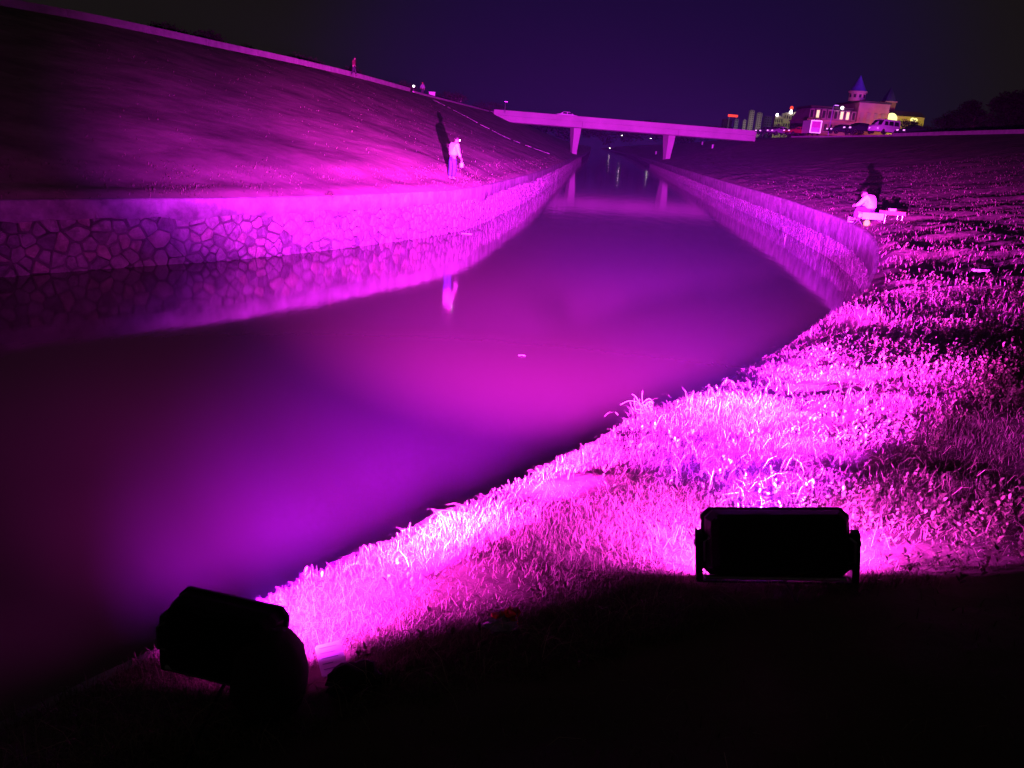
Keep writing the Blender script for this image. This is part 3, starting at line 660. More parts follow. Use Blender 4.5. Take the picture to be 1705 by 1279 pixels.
r1, W1, h1 = tower(1306, 1322, 189, 520, M['tower_green'], 'olive-lit block with a red beacon above a white lamp', (5, 4))
MB().lathe([(.2, h1), (1.0, h1 + .2), (.8, h1 + 1.2), (.3, h1 + 2.2)], 10, Matrix.Translation((1, 0, 0))).build('roof_lamp', M['headlamp'], r1)
MB().lathe([(.4, h1 + 2.3), (1.0, h1 + 2.8), (1.0, h1 + 3.8), (.4, h1 + 4.4)], 10, Matrix.Translation((1, 0, 0))).build('beacon', M['redlight'], r1)
r1, W1, h1 = tower(1324, 1336, 187, 520, M['tower_green'], 'olive-lit block with a white lamp next to the mansard building', (5, 3))
MB().lathe([(.3, h1), (.8, h1 + .4), (.8, h1 + 1.1), (.3, h1 + 1.6)], 10, Matrix.Translation((0, 0, 0))).build('roof_lamp', M['headlamp'], r1)

# chateau-like building
YB = 240
def hz(v, u): return at_y(u, v, YB).z - ZC_R
def xw(u, v=205): return at_y(u, v, YB).x
cb = empty('mansard_building', (xw(1384), YB, ZC_R), label='long mansard building with lit dormers behind the street lamp and minibus', cat='building')
X0, X1 = xw(1344) - cb.location.x, xw(1424) - cb.location.x; hb = hz(203, 1384); ht = hz(181, 1384)
mid_ = hb + (ht - hb) * .12
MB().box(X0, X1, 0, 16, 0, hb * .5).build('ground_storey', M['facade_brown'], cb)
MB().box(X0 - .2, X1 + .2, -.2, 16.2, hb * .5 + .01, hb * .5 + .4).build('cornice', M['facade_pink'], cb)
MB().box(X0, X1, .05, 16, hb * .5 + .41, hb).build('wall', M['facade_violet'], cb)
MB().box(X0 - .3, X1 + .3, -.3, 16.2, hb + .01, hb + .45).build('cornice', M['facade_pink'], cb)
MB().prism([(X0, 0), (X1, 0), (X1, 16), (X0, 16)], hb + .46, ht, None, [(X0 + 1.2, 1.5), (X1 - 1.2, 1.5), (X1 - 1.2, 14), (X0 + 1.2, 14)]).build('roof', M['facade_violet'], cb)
MB().box(X0 + .6, X1 - .6, 1.0, 14.6, ht + .01, ht + .6).build('roof_edge', M['roofdark'], cb)
for k in range(8):
    xc = X0 + (X1 - X0) * (k + .5) / 8; d = MB().box(xc - .62, xc + .62, -.05, 1.4, hb + .6, hb + 3.2).build('dormer', M['facade_violet'], cb)
    MB().box(xc - .38, xc + .38, -.1, .1, hb + .9, hb + 2.9).build('pane', M['warmwin'] if k in (1, 5, 6) else M['dimwin'], d)
for k in range(9):
    xc = X0 + (X1 - X0) * (k + .5) / 9; f_ = MB().box(xc - .55, xc + .55, -.12, .1, hb * .5 + .8, hb - .6).build('window', M['facade_pink'], cb)
    MB().box(xc - .4, xc + .4, -.16, .0, hb * .5 + .95, hb - .75).build('pane', M['dimwin'], f_)
for k in range(7):
    xc = X0 + (X1 - X0) * (k + .5) / 7; MB().lathe([(.9, -.1), (.9, .12)], 10, Matrix.Translation((xc, 0, hb * .28)) @ Matrix.Rotation(R(90), 4, 'X') @ Matrix.Scale(1.4, 4, (0, 1, 0))).build('arched_opening', M['dimwin'], cb)
MB().lathe([(.2, 0), (.42, .2), (.42, .6), (.15, .8)], 10, Matrix.Translation((xw(1396) - cb.location.x, -.8, hz(182, 1396)))).build('wall_lamp', M['headlamp'], cb)
MB().box(xw(1396) - cb.location.x - .12, xw(1396) - cb.location.x + .12, -.8, .2, hz(182, 1396) - .3, hz(182, 1396)).build('lamp_arm', M['dsteel'], cb)

cs = empty('spired_hall', (xw(1452), YB, ZC_R), label='pink floodlit hall with a tall blue spire on its round tower', cat='building')
ox = cs.location.x; X0, X1 = xw(1425.5) - ox, xw(1477) - ox; ht = hz(172, 1452)
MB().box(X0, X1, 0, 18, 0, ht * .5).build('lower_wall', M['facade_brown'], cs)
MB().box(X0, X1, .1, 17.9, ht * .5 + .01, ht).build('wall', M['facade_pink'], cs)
MB().box(X0 - .2, X1 + .2, -.2, 18.2, ht + .01, ht + .5).build('cornice', M['roofdark'], cs)
for k in range(4):
    xc = X0 + (X1 - X0) * (k + .6) / 4.4; MB().box(xc - .5, xc + .5, .0, .2, ht * .58, ht * .8).build('window', M['facade_violet'], cs)
xt = xw(1434, 160) - ox; zt0 = ht + .51; zt1 = hz(151, 1434)
MB().lathe([(2.25, zt0), (2.25, zt1 - .5), (2.6, zt1 - .4), (2.6, zt1)], 16, Matrix.Translation((xt, 3, 0))).build('round_tower', M['facade_pink'], cs)
sp = MB().lathe([(2.4, zt1 + .01), (1.5, zt1 + (hz(124, 1439) - zt1) * .35), (.08, hz(124, 1439))], 16, Matrix.Translation((xt, 3, 0))).build('spire', M['spire'], cs)
for k in range(5):
    a = R(-90 + (k - 2) * 36); Mx = Matrix.Translation((xt + 2.27 * math.cos(a), 3 + 2.27 * math.sin(a), 0)) @ Matrix.Rotation(a, 4, 'Z')
    MB().box(-.05, .08, -.3, .3, zt0 + .8, zt1 - 1.0, Mx).build('tower_window', M['dimwin'], cs)
yw = empty('yellow_wing', (xw(1512), YB + 3, ZC_R), label='low yellow floodlit wing with round lit windows below the second spire', cat='building')
ox = yw.location.x; X0, X1 = xw(1478) - ox, xw(1546) - ox; hw = hz(191, 1510)
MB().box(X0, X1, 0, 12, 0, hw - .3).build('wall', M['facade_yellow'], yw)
MB().prism([(X0, -.3), (X1 + .3, -.3), (X1 + .3, 12.3), (X0, 12.3)], hw - .29, hw + 1.1, None, [(X0 + .5, 1), (X1 - 1, 1), (X1 - 1, 11), (X0 + .5, 11)]).build('roof', M['roofdark'], yw)
for u, v, r in ((1478.5, 196, .85), (1491, 198, 1.7), (1527, 199, .55), (1532, 200, .55)):
    MB().lathe([(r, -.1), (r, .15), (r * .85, .2)], 20, Matrix.Translation((xw(u, v) - ox, -.1, hz(v, u))) @ Matrix.Rotation(R(90), 4, 'X')).build('round_window', M['yellowwin'], yw)
xt = xw(1495, 175) - ox; z0, z1 = hw + 1.11, hz(167, 1495)
MB().box(xt - 1.6, xt + 1.6, 2, 5.2, z0 - .8, z1 - .3).build('tower', M['facade_brown'], yw)
MB().box(xt - 1.8, xt + 1.8, 1.8, 5.4, z1 - .29, z1).build('tower_cornice', M['facade_pink'], yw)
MB().lathe([(2.1, z1 + .01), (1.2, z1 + 2), (.08, hz(143, 1497))], 8, Matrix.Translation((xt, 3.6, 0))).build('spire', M['spired'], yw)

# wall washers that light the far facades
def washer(p, tgt, colr, watts, cone, parent, name='wall_washer'):
    ld = bpy.data.lights.new(name, 'SPOT'); ld.color = colr; ld.energy = watts; ld.spot_size = R(cone); ld.spot_blend = 1; ld.shadow_soft_size = .4
    o = bpy.data.objects.new(name, ld); COL.objects.link(o); p = Vector(p); d = (Vector(tgt) - p).normalized()
    o.rotation_mode = 'QUATERNION'; o.rotation_quaternion = d.to_track_quat('-Z', 'Y'); o.location = p; return o
for u_ in (1362, 1386, 1412): washer((xw(u_), YB - 13, ZC_R + 3), (xw(u_), YB, ZC_R + 10), (.95, .10, .62), 2000, 120, cb)
washer((xw(1440), YB - 14, ZC_R + 3), (xw(1440), YB, ZC_R + 13), (1, .09, .50), 3800, 110, cs); washer((xw(1466), YB - 13, ZC_R + 3), (xw(1468), YB, ZC_R + 10), (1, .10, .5), 2300, 110, cs)
washer((xw(1436), YB - 26, ZC_R + 8), (xw(1439, 135), YB + 3, hz(136, 1439) + ZC_R), (.22, .05, 1), 22000, 34, cs)
washer((xw(1495), YB - 24, ZC_R + 8), (xw(1497, 155), YB + 5, hz(155, 1497) + ZC_R), (.25, .08, 1), 7000, 30, yw)
for u_ in (1488, 1512, 1535): washer((xw(u_), YB - 8, ZC_R + 2), (xw(u_), YB + 3, ZC_R + 6), (1, .80, .10), 2200, 130, yw)
for u_ in (1250, 1268): p_ = at_y(u_, 215, 840); washer((p_.x, 840, 12), (p_.x, 900, 30), (1, .86, .75), 34000, 90, None)
p_ = at_y(1313, 215, 490); washer((p_.x, 490, 12), (p_.x, 520, 22), (1, .92, .35), 17000, 120, None)
# lamps and posts up there
def street_lamp(loc, h, m_head, label, m_pole=None, arm=.8, rz=0, group=None):
    r = empty('street_lamp', loc, rz, label=label, cat='street lamp', group=group)
    MB().tube([(0, 0, 0), (0, 0, h)], .09, 8, .05).build('pole', m_pole or M['steel'], r)
    a_ = MB().tube([(0, 0, h), (arm * .5, 0, h + .15), (arm, 0, h + .18)], .035, 6).build('arm', m_pole or M['steel'], r)
    MB().box(arm - .3, arm + .4, -.16, .16, h + .05, h + .17, c=.05).build('lamp_head', m_head, r)
    return r
street_lamp(on_plateau(1379, 150, ZC_R), 5.6, mat('violet_lamp_head', (.6, .5, .8), .4, 0, 1, 0, emit=(.6, .2, 1, 1.5)), 'violet lit street lamp between the minibus and the mansard building', M['poleviolet'], .5)
street_lamp(on_plateau(838, 158, ZC_L), 1.9, M['steel'], 'short pale post at the left end of the bridge', None, .1)
x = on_plateau(1270, 300, ZC_R); street_lamp(x, 6, M['headlamp'], 'white street lamp low above the right end of the bridge', None, .4)
street_lamp(on_plateau(1594, 150, ZC_R), 5.0, M['yellowwin'], 'dim yellowish lamp between the dark trees at the far right', None, .5)
# lamps seen under the bridge
for (u, v, Y, lab) in ((1035, 226, 420, 'white lamp seen under the bridge deck left of the right pier'), (1083, 231, 430, 'white lamp seen under the bridge close to the right pier'), (1015, 247, 520, 'low white lamp far up the river between the piers')):
    p = at_y(u, v, Y); gz = 2.0
    street_lamp((p.x, p.y, gz if p.z < 9 else 8), p.z - (gz if p.z < 9 else 8), mat('far_lamp', (.8, .8, .8), .4, 0, 1, 0, emit=(1, .9, .75, 14)), lab, M['dsteel'], .1)
# small posts on the far right bank
for (u, v, lab) in ((1092, 257, 'small pink lit post beside the right bridge pier'), (1169, 241, 'small pink lit post under the bridge near the top of the right slope'), (1186, 247, 'small pink lit post on the right slope below the bridge end')):
    p = ground_hit(u, v)
    if p is None: continue
    r_ = empty('marker_post', p, label=lab, cat='post', group=None)
    MB().box(-.18, .18, -.18, .18, -.2, .75, c=.04).build('post', M['white'], r_); MB().box(-.22, .22, -.22, .22, .751, .85, c=.04).build('cap', M['white'], r_)
# things on the left crest
def crest_pt(u, v, z=None):
    p = at_z(u, v, z or ZC_L); return p
p = crest_pt(717, 166); q_ = empty('marker_block', (p.x + .2, p.y, ZC_L), label='white square block on the left crest where the parapet ends', cat='marker')
MB().box(-.45, .45, -.3, .3, 0, 1.0, c=.05).build('block', M['white'], q_); MB().box(-.5, .5, -.35, .35, 1.001, 1.1, c=.05).build('cap', M['white'], q_)
p = crest_pt(777, 178); q_ = empty('notice_board', (p.x - 1.5, p.y, ZC_L), label='small pale rectangular board on posts behind the left crest', cat='sign')
MB().box(-.55, .55, -.03, .03, .7, 1.4).build('board', M['concrete'], q_)
for x in (-.5, .5): MB().box(x - .03, x + .03, .035, .09, 0, 1.45).build('post', M['steel'], q_)
p = crest_pt(691, 156); q_ = empty('bollard_light', (p.x - .2, p.y, ZC_L), label='tiny white lit bollard light left of the person with the red cap', cat='lamp')
MB().lathe([(.1, 0), (.08, .8)], 10).build('post', M['dsteel'], q_); MB().lathe([(.08, .8), (.13, .82), (.13, .98), (.05, 1.02)], 10).build('lamp', M['headlamp'], q_)

# ------------------------------------------------------------------ trees and shrubs
def leaf_cloud(centers, radii, n, size, name, m, parent):
    C = np.array(centers, float); Rr = np.array(radii, float); k = rng.choice(len(C), n, p=(Rr ** 2) / (Rr ** 2).sum())
    d = rng.normal(size=(n, 3)); d /= np.linalg.norm(d, axis=1)[:, None]; rr = Rr[k] * (rng.random(n) ** .35) * (1 + .15 * rng.normal(size=n))
    B = C[k] + d * rr[:, None] * np.array([1, 1, .8])
    a = rng.normal(size=(n, 3)); a /= np.linalg.norm(a, axis=1)[:, None]; b = np.cross(a, rng.normal(size=(n, 3))); b /= np.linalg.norm(b, axis=1)[:, None]
    s = size * rng.uniform(.6, 1.4, n)[:, None]
    V = np.stack([B - a * s, B + b * s * .5, B + a * s, B - b * s * .5], 1).reshape(-1, 3); q = np.arange(n * 4).reshape(n, 4)
    return link(name, npmesh(name, V, [q]), m, parent)
def tree(u0, u1, vt, Y, base, label, nleaf=2600, group=None, size=None):
    a = at_y(u0, vt, Y); b = at_y(u1, vt, Y); w_ = (b.x - a.x) / 2; cx = (a.x + b.x) / 2; h = (a.z + b.z) / 2 - base
    rt = empty('tree' if h > 4 else 'shrub', (cx, Y, base), label=label, cat='tree' if h > 4 else 'shrub', group=group)
    r_ = random.Random(int(u0 * 7 + Y)); cs_ = []; rr = []
    nb_ = max(4, int(w_ * 1.6)) + 5
    for _ in range(nb_ * 2):
        x = r_.uniform(-.8, .8) * w_; top = h * (1 - .35 * (x / w_) ** 2) * r_.uniform(.78, 1); rad = min(w_, h) * r_.uniform(.28, .42)
        cs_.append((x, r_.uniform(-.5, .5) * w_ * .6, max(rad * .6, (top - rad * .85) * r_.choice([1, 1, .7, .4])))); rr.append(rad)
    mb = MB(); th_ = max(.08, h * .03)
    mb.tube([(0, 0, -.2), (.05, 0, h * .25), (0, .1, h * .6)], th_, 8, th_ * .45); mb.build('trunk', M['bark'], rt)
    for k in range(4):
        c = cs_[k * 2]; MB().tube([(0, 0, h * .25), (c[0] * .4, c[1] * .4, h * .4), c], th_ * .45, 6, th_ * .12).build('limb', M['bark'], rt)
    leaf_cloud(cs_, rr, nleaf, size or max(.09, h * .025), 'crown', M['tree'], rt)
    return rt
tree(1600, 1665, 158, 128, ZC_R, 'big black round tree left of the pair at the far right edge', 7000)
tree(1690, 1790, 150, 132, ZC_R, 'black tree cut off by the right edge of the photo behind the largest one', 5000)
tree(1575, 1640, 176, 140, ZC_R, 'dark mound of foliage filling the gap below the big round tree', 5000)
tree(1648, 1740, 146, 120, ZC_R, 'largest black tree at the far right edge of the photo', 9000)
tree(1545, 1602, 191, 135, ZC_R, 'wide dark round shrub just left of the big trees', 4000)
tree(1492, 1542, 194, 140, ZC_R, 'dark bushy tree in front of the yellow wing right of the white van', 4000)
tree(1286, 1334, 201, 175, ZC_R, 'dark dome shaped bush above the red car', 3500)
tree(1408, 1440, 206, 150, ZC_R, 'low dark bush behind the dark car left of the white van', 2000)
k = 0
for (u0, u1, vt, z, lab) in ((205, 300, 25, 62, 'dark shrub behind the left crest above the darkest part of the slope'), (285, 375, 40, 66, 'dark shrub on the left crest with the highest hump of the row'), (380, 440, 72, 76, 'low dark shrub midway along the left crest'), (450, 545, 84, 84, 'broad dark shrub on the left crest left of the person in red'), (540, 625, 106, 96, 'dark shrub behind the person in red on the crest'), (620, 700, 130, 112, 'dark shrub left of the person with the red cap'), (715, 790, 150, 140, 'dark shrub behind the pale board on the left crest'), (780, 850, 165, 165, 'dark shrub by the left end of the bridge')):
    tree(u0, u1, vt, z, ZC_L, lab, 2600, 'dark shrubs along the left crest')
# tree line far behind the bridge
cs_, rr = [], []
for k in range(90):
    x = -60 + k * 3.2 + random.uniform(-1, 1); cs_.append((x, 560 + random.uniform(-10, 10), 8 + random.uniform(1, 11))); rr.append(random.uniform(3.5, 7))
fw_ = leaf_cloud(cs_, rr, 16000, .9, 'far_wood', M['tree'], None); tag(fw_, 'distant dark wood behind the bridge across the end of the river', 'wood', kind='stuff')
# weed growing from the left wall
p = at_y(545, 330, 24.0)
wp = empty('wall_weed', p, label='small dark weed growing from the joint of the left wall top', cat='plant')
leaf_cloud([(0, 0, 0), (.1, 0, .1), (-.12, .0, -.02), (0.02, 0, -.14)], [.14, .1, .1, .1], 500, .028, 'foliage', M['leaf'], wp); MB().tube([(0, .2, -.1), (0, .05, -.03), (0, 0, .08)], .012, 5, .004).build('stem', M['bark'], wp)

# ------------------------------------------------------------------ people
def skin_mesh(name, verts, edges, m, parent, root=0, sub=2):
    me = bpy.data.meshes.new(name); me.from_pydata([v[:3] for v in verts], edges, [])
    o = bpy.data.objects.new(name, me); COL.objects.link(o)
    sk = o.modifiers.new('s', 'SKIN'); sk.use_smooth_shade = True
    for i, v in enumerate(verts):
        d = me.skin_vertices[0].data[i]; r = v[3] if isinstance(v[3], tuple) else (v[3], v[3]); d.radius = r; d.use_root = (i == root)
    ss = o.modifiers.new('u', 'SUBSURF'); ss.levels = sub; ss.render_levels = sub
    dg = bpy.context.evaluated_depsgraph_get(); m2 = bpy.data.meshes.new_from_object(o.evaluated_get(dg))
    bpy.data.objects.remove(o); m2.name = name; m2.materials.clear(); m2.materials.append(m)
    m2.polygons.foreach_set('use_smooth', [True] * len(m2.polygons))
    n_ = bpy.data.objects.new(name, m2); COL.objects.link(n_); n_.parent = parent; return n_
def lerp(a, b, t): return tuple(a[i] + (b[i] - a[i]) * t for i in range(3))
def person(J, loc, rz, label, shirt, trousers, hat=None, scale=1.0, sleeves=.55, group=None):
    """J: joints in metres; the figure faces +Y"""
    root = empty('person', loc, rz, label=label, cat='person', group=group); root.scale = (scale,) * 3
    V = []; E = []
    def v(p, r): V.append((*p, r)); return len(V) - 1
    pel = v(J['pelvis'], (.125, .1)); wa = v(J['waist'], (.115, .09)); ch = v(J['chest'], (.15, .11)); nk0 = v(J['neck0'], .062); nk = v(J['neck'], .055)
    hd = v(J['head'], (.078, .095)); tp = v(J['top'], .062); E += [(pel, wa), (wa, ch), (ch, nk0), (nk0, nk), (nk, hd), (hd, tp)]
    for s in ('L', 'R'):
        sh = v(J['sh' + s], .062); el = v(J['el' + s], .043); wr = v(J['wr' + s], .028); pm = v(J['hand' + s], (.038, .018)); E += [(ch, sh), (sh, el), (el, wr), (wr, pm)]
        hp = v(J['hip' + s], .088); kn = v(J['kn' + s], .058); an = v(J['an' + s], .04); ft = v(J['toe' + s], (.04, .03)); E += [(pel, hp), (hp, kn), (kn, an), (an, ft)]
    body = skin_mesh('body', V, E, M['skin'], root)
    h = Vector(J['head']); up = (Vector(J['top']) - Vector(J['neck'])).normalized(); f = Vector(J['face']).normalized(); sd = f.cross(up).normalized()
    nose = h + f * .1; MB().tube([h + f * .085 + up * .02, nose + f * .018 - up * .015, h + f * .085 - up * .028], .011, 6).build('nose', M['skin'], body)
    for s in (-1, 1):
        MB().lathe([(.004, -.008), (.013, 0), (.004, .008)], 8, Matrix.Translation(h + f * .088 + sd * s * .032 + up * .03)).build('eye', M['hair'], body)
        MB().lathe([(.006, -.03), (.018, 0), (.006, .03)], 8, Matrix.Translation(h + sd * s * .085)).build('ear', M['skin'], body)
    MB().tube([h + f * .088 - up * .048 - sd * .022, h + f * .093 - up * .05, h + f * .088 - up * .048 + sd * .022], .005, 5).build('mouth', mat('lip', (.3, .12, .1), .5, .1, 9, 0), body)
    # fingers
    for s in ('L', 'R'):
        w0 = Vector(J['wr' + s]); p0 = Vector(J['hand' + s]); d = (p0 - w0).normalized(); c = d.cross(Vector((0, 1, .2))).normalized(); n_ = d.cross(c)
        for k, L in enumerate((.062, .072, .068, .055)):
            b = p0 + d * .015 + c * (.027 - .018 * k); MB().tube([b - d * .01, b + d * L * .5 + n_ * .01, b + d * L * .8 + n_ * .03], .0085, 6, .006).build('finger', M['skin'], body)
        b = p0 - d * .03 + c * .035; MB().tube([b, b + c * .022 + d * .02, b + c * .028 + d * .048], .0105, 6, .007).build('thumb', M['skin'], body)
    # shirt
    V.clear(); E.clear()
    hem = v(lerp(J['pelvis'], J['waist'], .1), (.20, .16)); wa = v(J['waist'], (.215, .17)); ch = v(J['chest'], (.225, .175)); nk = v(lerp(J['chest'], J['neck0'], .85), .085); E += [(hem, wa), (wa, ch), (ch, nk)]
    for s in ('L', 'R'):
        sh = v(J['sh' + s], .098); e = v(lerp(J['sh' + s], J['el' + s], .9), .08); E += [(ch, sh), (sh, e)]
        if sleeves > .6: g = v(lerp(J['el' + s], J['wr' + s], .8), .046); E.append((e, g))
    skin_mesh('shirt', V, E, shirt, root, 0)
    V.clear(); E.clear()
    pl = v(J['pelvis'], (.15, .125)); wb = v(lerp(J['pelvis'], J['waist'], .45), (.14, .11)); E.append((pl, wb))
    for s in ('L', 'R'):
        hp = v(J['hip' + s], .115); kn = v(J['kn' + s], .1); an = v(lerp(J['kn' + s], J['an' + s], .93), .085); E += [(pl, hp), (hp, kn), (kn, an)]
    skin_mesh('trousers', V, E, trousers, root, 0)
    for s in ('L', 'R'):
        a = Vector(J['an' + s]); t_ = Vector(J['toe' + s]); d = (t_ - a); d.z = 0; d.normalize()
        skin_mesh('shoe', [(*(a - d * .05 + Vector((0, 0, -.045))), .042), (*(a + d * .07 + Vector((0, 0, -.05))), .042), (*(a + d * .17 + Vector((0, 0, -.058))), (.045, .03))], [(0, 1), (1, 2)], M['hair'], root, 0, 1)
    # hair
    Mh = Matrix.Translation(h + up * .035 - f * .018) @ Matrix(((sd.x, f.x, up.x, 0), (sd.y, f.y, up.y, 0), (sd.z, f.z, up.z, 0), (0, 0, 0, 1)))
    MB().lathe([(.088, -.03), (.096, .01), (.09, .05), (.065, .085), (.02, .1)], 14, Mh).build('hair' if not hat else 'cap', hat or M['hair'], root, smooth=True)
    return root, h, f, up, sd
STAND = dict(pelvis=(0, 0, .93), waist=(0, .02, 1.08), chest=(0, .06, 1.30), neck0=(0, .11, 1.45), neck=(0, .14, 1.50), head=(0, .19, 1.58), top=(0, .21, 1.67), face=(0, 1, -.35),
    shL=(-.18, .07, 1.39), elL=(-.25, .12, 1.10), wrL=(-.16, .32, 1.02), handL=(-.12, .39, 1.02), shR=(.18, .07, 1.39), elR=(.24, .1, 1.1), wrR=(.27, .22, .88), handR=(.28, .25, .81),
    hipL=(-.1, 0, .88), knL=(-.11, .03, .48), anL=(-.12, -.02, .09), toeL=(-.14, .13, .04), hipR=(.1, 0, .88), knR=(.12, .03, .48), anR=(.13, -.02, .09), toeR=(.15, .13, .04))
def gp(u, v, sink=.0):
    p = ground_hit(u, v); return Vector((p.x, p.y, p.z - sink))
p = gp(752, 300)
pr, h, f, up, sd = person(STAND, p, R(-48), 'person standing on the left bank in pale shirt and blue trousers, seen from behind', M['shirt'], M['trouser'], sleeves=.9)
hl = MB().tube([h + f * .1 + up * .04, h + f * .13 + up * .04], .03, 10).build('head_torch', M['headlamp'], pr)
pb = pr.matrix_world
bg_ = empty('hand_bag', (0, 0, 0), label='small white bag hanging from the right hand of the standing person', cat='bag')
bpy.context.view_layer.update()
hw_ = pr.matrix_world @ Vector((.29, .26, .74)); bg_.location = hw_
MB().lathe([(.03, -.22), (.075, -.2), (.085, -.1), (.06, -.02), (.02, .0)], 12).build('bag', M['white'], bg_, smooth=True)
MB().tube([(-.02, 0, 0), (-.015, 0, .07), (.015, 0, .07), (.02, 0, 0)], .006, 6).build('handle', M['white'], bg_)

WALK = dict(STAND); WALK.update(knL=(-.1, .16, .5), anL=(-.11, .2, .1), toeL=(-.11, .34, .06), knR=(.1, .02, .47), anR=(.11, -.24, .12), toeR=(.11, -.12, .04), elL=(-.24, -.05, 1.12), wrL=(-.24, -.02, .88), handL=(-.24, 0, .81), head=(0, .13, 1.6), top=(0, .14, 1.70), face=(0, 1, 0), neck=(0, .1, 1.51), wrR=(.24, .25, .95), handR=(.24, .3, .9))
p = crest_pt(597, 127); p.z = ZC_L
person(WALK, (p.x - .5, p.y, ZC_L), R(-100), 'person in a red jacket walking on the left crest behind the parapet', M['redcoat'], M['dark_trouser'], sleeves=.9)
p = crest_pt(707, 160)
person(WALK, (p.x - .3, p.y, ZC_L), R(170), 'person with a red cap walking on the left crest near the white block', M['gpaint'], M['dark_trouser'], hat=mat('red_cap', (.6, .05, .04), .7, .1, 5, 0, ), sleeves=.9)

# seated angler on the right bank
SIT = dict(pelvis=(0, 0, .42), waist=(0, .05, .56), chest=(0, .16, .76), neck0=(0, .25, .87), neck=(0, .29, .9), head=(0, .36, .93), top=(0, .42, 1.0), face=(0, .8, -.6),
    shL=(-.18, .17, .84), elL=(-.24, .32, .6), wrL=(-.18, .52, .52), handL=(-.15, .59, .52), shR=(.18, .17, .84), elR=(.25, .3, .6), wrR=(.2, .5, .5), handR=(.17, .57, .5),
    hipL=(-.1, .04, .42), knL=(-.16, .42, .46), anL=(-.15, .45, .09), toeL=(-.17, .6, .04), hipR=(.1, .04, .42), knR=(.16, .42, .46), anR=(.15, .45, .09), toeR=(.17, .6, .04))
pc = gp(1447, 372); pc.z = zground(pc.x, pc.y)
SY = R(38)
ps, h, f, up, sd = person(SIT, (pc.x, pc.y, pc.z + .0), SY, 'person in a pale shirt sitting hunched on the right bank above the wall', M['shirt'], M['dark_trouser'], sleeves=.9)
bn = empty('folding_bench', (pc.x, pc.y, pc.z), SY * 0, label='low folding bench draped with white cloth under the seated person', cat='bench')
MB().box(-.36, .3, -.24, .24, .30, .335, c=.03).build('seat', M['white'], bn)
mb = MB().box(-.38, .32, -.27, -.24, .15, .36).box(-.38, .32, .24, .27, .15, .36).box(-.38, .32, -.24, .24, .337, .36); mb.build('cloth_cover', M['wcloth'], bn)
for x in (-.36, .32):
    for sgn in (-1, 1): MB().tube([(x - .1 * sgn, .2 * sgn, .3), (x + .08 * sgn, -.18 * sgn, -.08)], .014, 6).build('leg', M['steel'], bn)
tb = empty('tackle_tray', (pc.x + .70, pc.y + .02, zground(pc.x + .70, pc.y)), R(4), label='reddish brown tackle tray on thin legs to the right of the white bench', cat='tray')
MB().box(-.34, .36, -.2, .2, .22, .25, c=.02).box(-.34, .36, -.2, -.18, .251, .34).box(-.34, .36, .18, .2, .251, .34).box(-.34, -.32, -.179, .179, .251, .34).box(.34, .36, -.179, .179, .251, .34).build('tray', M['board'], tb)
for x in (-.28, .3):
    for y in (-.15, .15): MB().tube([(x, y, .22), (x, y, -.12)], .012, 6).build('leg', M['steel'], tb)
bx_ = empty('bait_box', (pc.x + .68, pc.y, tb.location.z + .26), label='small white bait box standing in the brown tackle tray', cat='box')
MB().box(-.1, .1, -.07, .07, 0, .14, c=.015).build('box', M['white'], bx_); MB().box(-.105, .105, -.075, .075, .141, .16, c=.015).build('lid', M['white'], bx_)
gq = (pc.x - .22, pc.y - .34); gb = empty('glowing_bag', (*gq, zground(*gq)), label='small green bag with added glow on the grass below the white bench', cat='glowing bag')  # a bag, not a lamp; its glow is put into the material
MB().lathe([(.06, 0), (.1, .02), (.11, .1), (.07, .18), (.03, .2)], 12).build('bag_body', M['greenbag'], gb, smooth=True); MB().tube([(-.04, 0, .19), (-.03, 0, .27), (.03, 0, .27), (.04, 0, .19)], .008, 6).build('handle', M['greenbag'], gb)
p = gp(1418, 370); cb_ = empty('cool_box', (p.x, p.y, p.z), R(10), label='small white box on the wall edge left of the seated person', cat='box')
MB().box(-.12, .12, -.09, .09, 0, .15, c=.02).build('box', M['white'], cb_); MB().box(-.13, .13, -.1, .1, .151, .18, c=.02).build('lid', M['white'], cb_)
# fishing rod of the standing angler? none visible; floats on the water
for (u, v, L, a, lab) in ((777, 390, .42, -5, 'bright white strip of litter floating by the left wall'), (869, 593, .12, 0, 'tiny pale float drifting in the middle of the lit water'), (1307, 400, .16, 80, 'small upright white float beside the right wall')):
    p = at_z(u, v, 0); fl = empty('floating_litter' if L > .2 else 'fishing_float', (p.x, p.y, .0), R(a), label=lab, cat='litter' if L > .2 else 'float')
    if L > .2: MB().prism([(-L / 2, -.02), (0, -.05), (L / 2, -.01), (L / 2, .02), (0, .03)], .005, .03).build('strip', M['white'], fl)
    elif a: MB().lathe([(.008, -.05), (.022, .02), (.022, .1), (.006, .26)], 8).build('float', M['white'], fl)
    else: MB().tube([(-L / 2, 0, .01), (0, 0, .02), (L / 2, 0, .01)], .006, 6).build('float', M['white'], fl)
p = gp(1631, 458); lt = empty('litter', (p.x, p.y, p.z + .06), R(8), label='flat bluish plastic wrapper lying on the right bank grass', cat='litter')
MB().prism([(-.16, -.04), (-.03, -.07), (.15, -.03), (.17, .04), (0, .06), (-.15, .03)], 0, .04).build('wrapper', M['white'], lt, bevel=.01)

